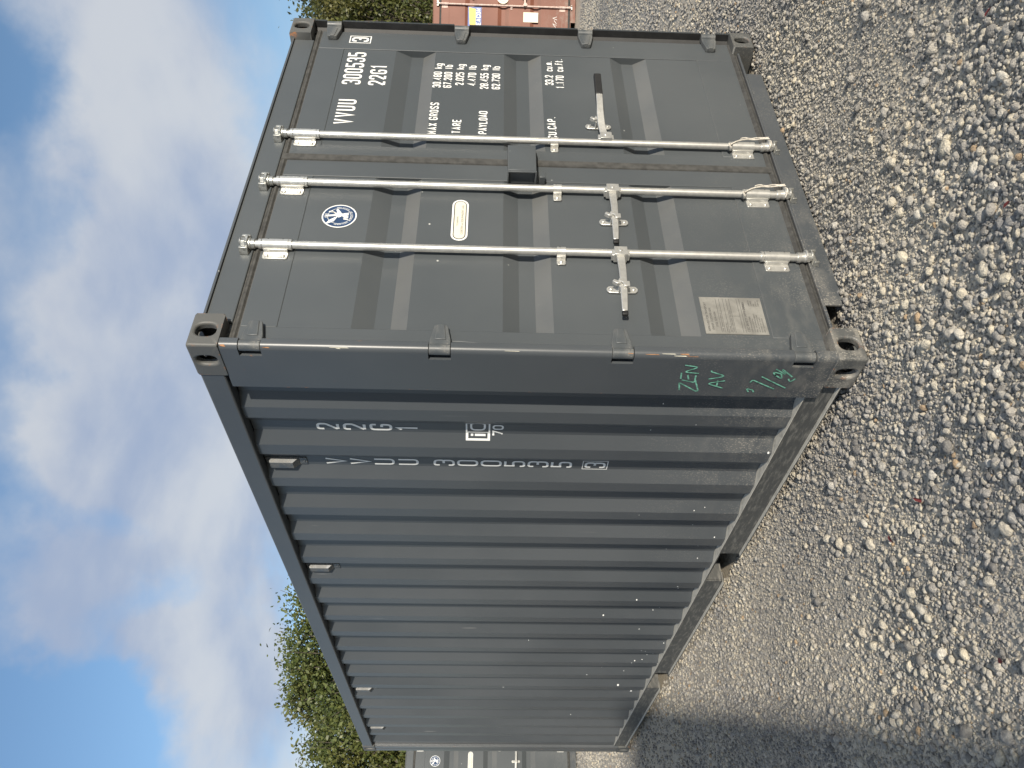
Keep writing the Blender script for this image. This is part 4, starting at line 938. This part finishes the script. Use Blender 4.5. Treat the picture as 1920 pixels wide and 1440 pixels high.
# fallen leaves
def px_ground(px, py):
    d = f_*1477.8+r_*((1440-py)-720)+u_*(960-px); t = -CAM.z/d.z; return CAM+d*t
lm = bpy.data.meshes.new('fallen_leaf')
lm.from_pydata([(-.5, 0, 0), (-.2, .26, .10), (.25, .24, .12), (.55, 0, .02), (.25, -.24, .14), (-.2, -.26, .08), (0, 0, -.02)], [], [(0, 6, 1), (1, 6, 2), (2, 6, 3), (3, 6, 4), (4, 6, 5), (5, 6, 0)]); lm.materials.append(M['leaf_red'])
for px, py, wh in ((1844, 22, 'at the near right edge of the gravel'), (1890, 384, 'nearest the camera in front of the doors'), (1715, 936, 'on coarse gravel off the near container corner'),
                   (1664, 1011, 'farthest out from the long corrugated side'), (1867, 1239, 'near the edge of the long shadow'), (1447, 226, 'against the sill below the right door')):
    q = px_ground(px, py); o = bpy.data.objects.new('fallen_leaf', lm); COL.objects.link(o); o.location = (q.x, q.y, float(hgt(q.x, q.y))+0.016)
    s = random.uniform(0.028, 0.040); o.scale = (s, s, s); o.rotation_euler = (random.gauss(0, .3), random.gauss(0, .3), random.uniform(0, 6))
    tag(o, 'dark red fallen leaf '+wh, 'leaf', 'fallen leaves on the gravel')

# ------------------------------------------------------------------ trees
def tree(name, label, loc, height, rad, seed, nclump, leaves, leaf, mat, low=0.12, group='trees behind the containers', spread=0.5):
    rs = random.Random(seed); T = empty(name, loc); tag(T, label, 'tree', group)
    tr = MB(); top = Vector((rs.uniform(-.3, .3), rs.uniform(-.3, .3), height*0.80)); tp = [Vector((0, 0, -0.1))]
    for i in range(1, 8):
        s = i/7; tp.append(Vector((top.x*s+rs.uniform(-.12, .12), top.y*s+rs.uniform(-.12, .12), top.z*s)))
    tr.tube(tp, [height*0.030*(1-0.85*i/7)+0.01 for i in range(8)], 9)
    cl = []
    for k in range(nclump):
        while True:
            a = rs.uniform(0, 2*math.pi); h = rs.uniform(low, 1.0); env = math.sqrt(max(0.02, 1-((h-0.48)/0.56)**2)); env *= 0.80+0.30*math.sin(3*a+seed)+0.12*math.sin(7*a+2*h*6+seed)
            rr_ = rad*env*math.sqrt(rs.uniform(0.10, 1.0))
            if env > 0.1: break
        c = Vector((rr_*math.cos(a), rr_*math.sin(a), height*h)); cl.append(c)
        j = min(6, max(1, int(h*0.62*7))); st = tp[j]; mid = (st+c)/2+Vector((rs.uniform(-.2, .2), rs.uniform(-.2, .2), rs.uniform(-.15, .25)))
        tr.tube([st, mid, c, c+(c-mid).normalized()*rs.uniform(.15, .65)], [0.035+0.01*rs.random(), 0.020, 0.010, 0.004], 5)
    tr.build('trunk', 'bark', T, fix=False)
    c = np.array([list(q) for q in cl]); idx = rng.integers(0, nclump, leaves)
    sg = spread*(0.55+0.75*rng.random(nclump))[idx]
    p = c[idx]+rng.normal(0, 1, (leaves, 3))*sg[:, None]*np.array([0.72, 0.72, 0.55])
    p[:, 2] = np.maximum(p[:, 2], 0.05)
    u = rng.normal(0, 1, (leaves, 3)); u /= np.linalg.norm(u, axis=1)[:, None]; v = np.cross(u, rng.normal(0, 1, (leaves, 3))); v /= np.linalg.norm(v, axis=1)[:, None]; w_ = np.cross(u, v)
    s = leaf*(0.65+0.7*rng.random(leaves))[:, None]
    q = np.stack([p-u*s*0.5, p+v*s*0.30+w_*s*0.08, p+u*s*0.5, p-v*s*0.30+w_*s*0.08], 1).reshape(-1, 3)
    me = bpy.data.meshes.new('crown'); me.vertices.add(len(q)); me.vertices.foreach_set('co', q.ravel())
    me.loops.add(len(q)); me.loops.foreach_set('vertex_index', np.arange(len(q), dtype=np.int32)); me.polygons.add(leaves)
    me.polygons.foreach_set('loop_start', np.arange(0, len(q), 4, dtype=np.int32)); me.update(calc_edges=True); me.materials.append(M[mat]); me.validate()
    o = bpy.data.objects.new('crown', me); COL.objects.link(o); o.parent = T
    return T
def at(px, py, dist):   # ground point under a pixel direction at a horizontal distance
    d = f_*1477.8+r_*((1440-py)-720)+u_*(960-px); d = Vector((d.x, d.y, 0)).normalized(); return (CAM.x+d.x*dist, CAM.y+d.y*dist, 0)
tree('broadleaf_tree', 'tall open-crowned green tree showing above the long side of the near container', at(900, 1215, 20), 5.85, 2.7, 3, 170, 40000, 0.095, 'leaf_a', low=0.25, spread=0.36)
tree('broadleaf_tree', 'dense bushy green tree above the second grey container', at(900, 1400, 23.5), 5.9, 3.0, 11, 210, 46000, 0.105, 'leaf_a', low=0.06, spread=0.42)
tree('broadleaf_tree', 'leafy tree half hidden behind the grey container roof line at the frame edge', at(900, 1560, 22), 5.6, 2.6, 5, 180, 36000, 0.11, 'leaf_b', low=0.08, spread=0.45)
tree('broadleaf_tree', 'olive green tree with bare inner branches beside the corner of the near container', at(900, 62, 21), 5.65, 2.2, 17, 170, 34000, 0.095, 'leaf_b', low=0.12, spread=0.40)
tree('broadleaf_tree', 'dark thick tree standing right behind the red container', at(900, -30, 24), 6.2, 2.7, 23, 240, 60000, 0.11, 'leaf_c', low=0.05, spread=0.48)
tree('broadleaf_tree', 'low dark tree between the near grey container and the red container', at(900, 160, 26), 4.8, 2.8, 29, 190, 38000, 0.11, 'leaf_c', low=0.05, spread=0.48)


# unseen trees added around the yard to darken reflections in the paint
src = [o for o in COL.objects if o.name.startswith('broadleaf_tree')]
def copy_any(o, parent=None):
    c = o.copy(); COL.objects.link(c); c.parent = parent
    for ch in list(o.children): copy_any(ch, c)
    return c
for i, (a_, d_, sc_) in enumerate(((95, 24, 1.0), (112, 22, 1.1), (128, 25, 1.2), (144, 21, 1.0), (158, 24, 1.2), (172, 22, 1.05), (232, 26, 1.1), (250, 23, 1.0), (270, 25, 1.1), (295, 24, 1.0))):
    t_ = copy_any(src[i % len(src)]); t_.location = (CAM.x+d_*math.sin(R(a_)), CAM.y+d_*math.cos(R(a_)), 0); t_.rotation_euler = (0, 0, i*1.3); t_.scale = (sc_, sc_, sc_)
    tag(t_, ('olive', 'bushy', 'leafy', 'tall', 'dark', 'low', 'broad', 'ragged', 'dense', 'rounded')[i]+' tree at the back of the yard, out of the picture', 'tree', 'trees added out of view for reflections')
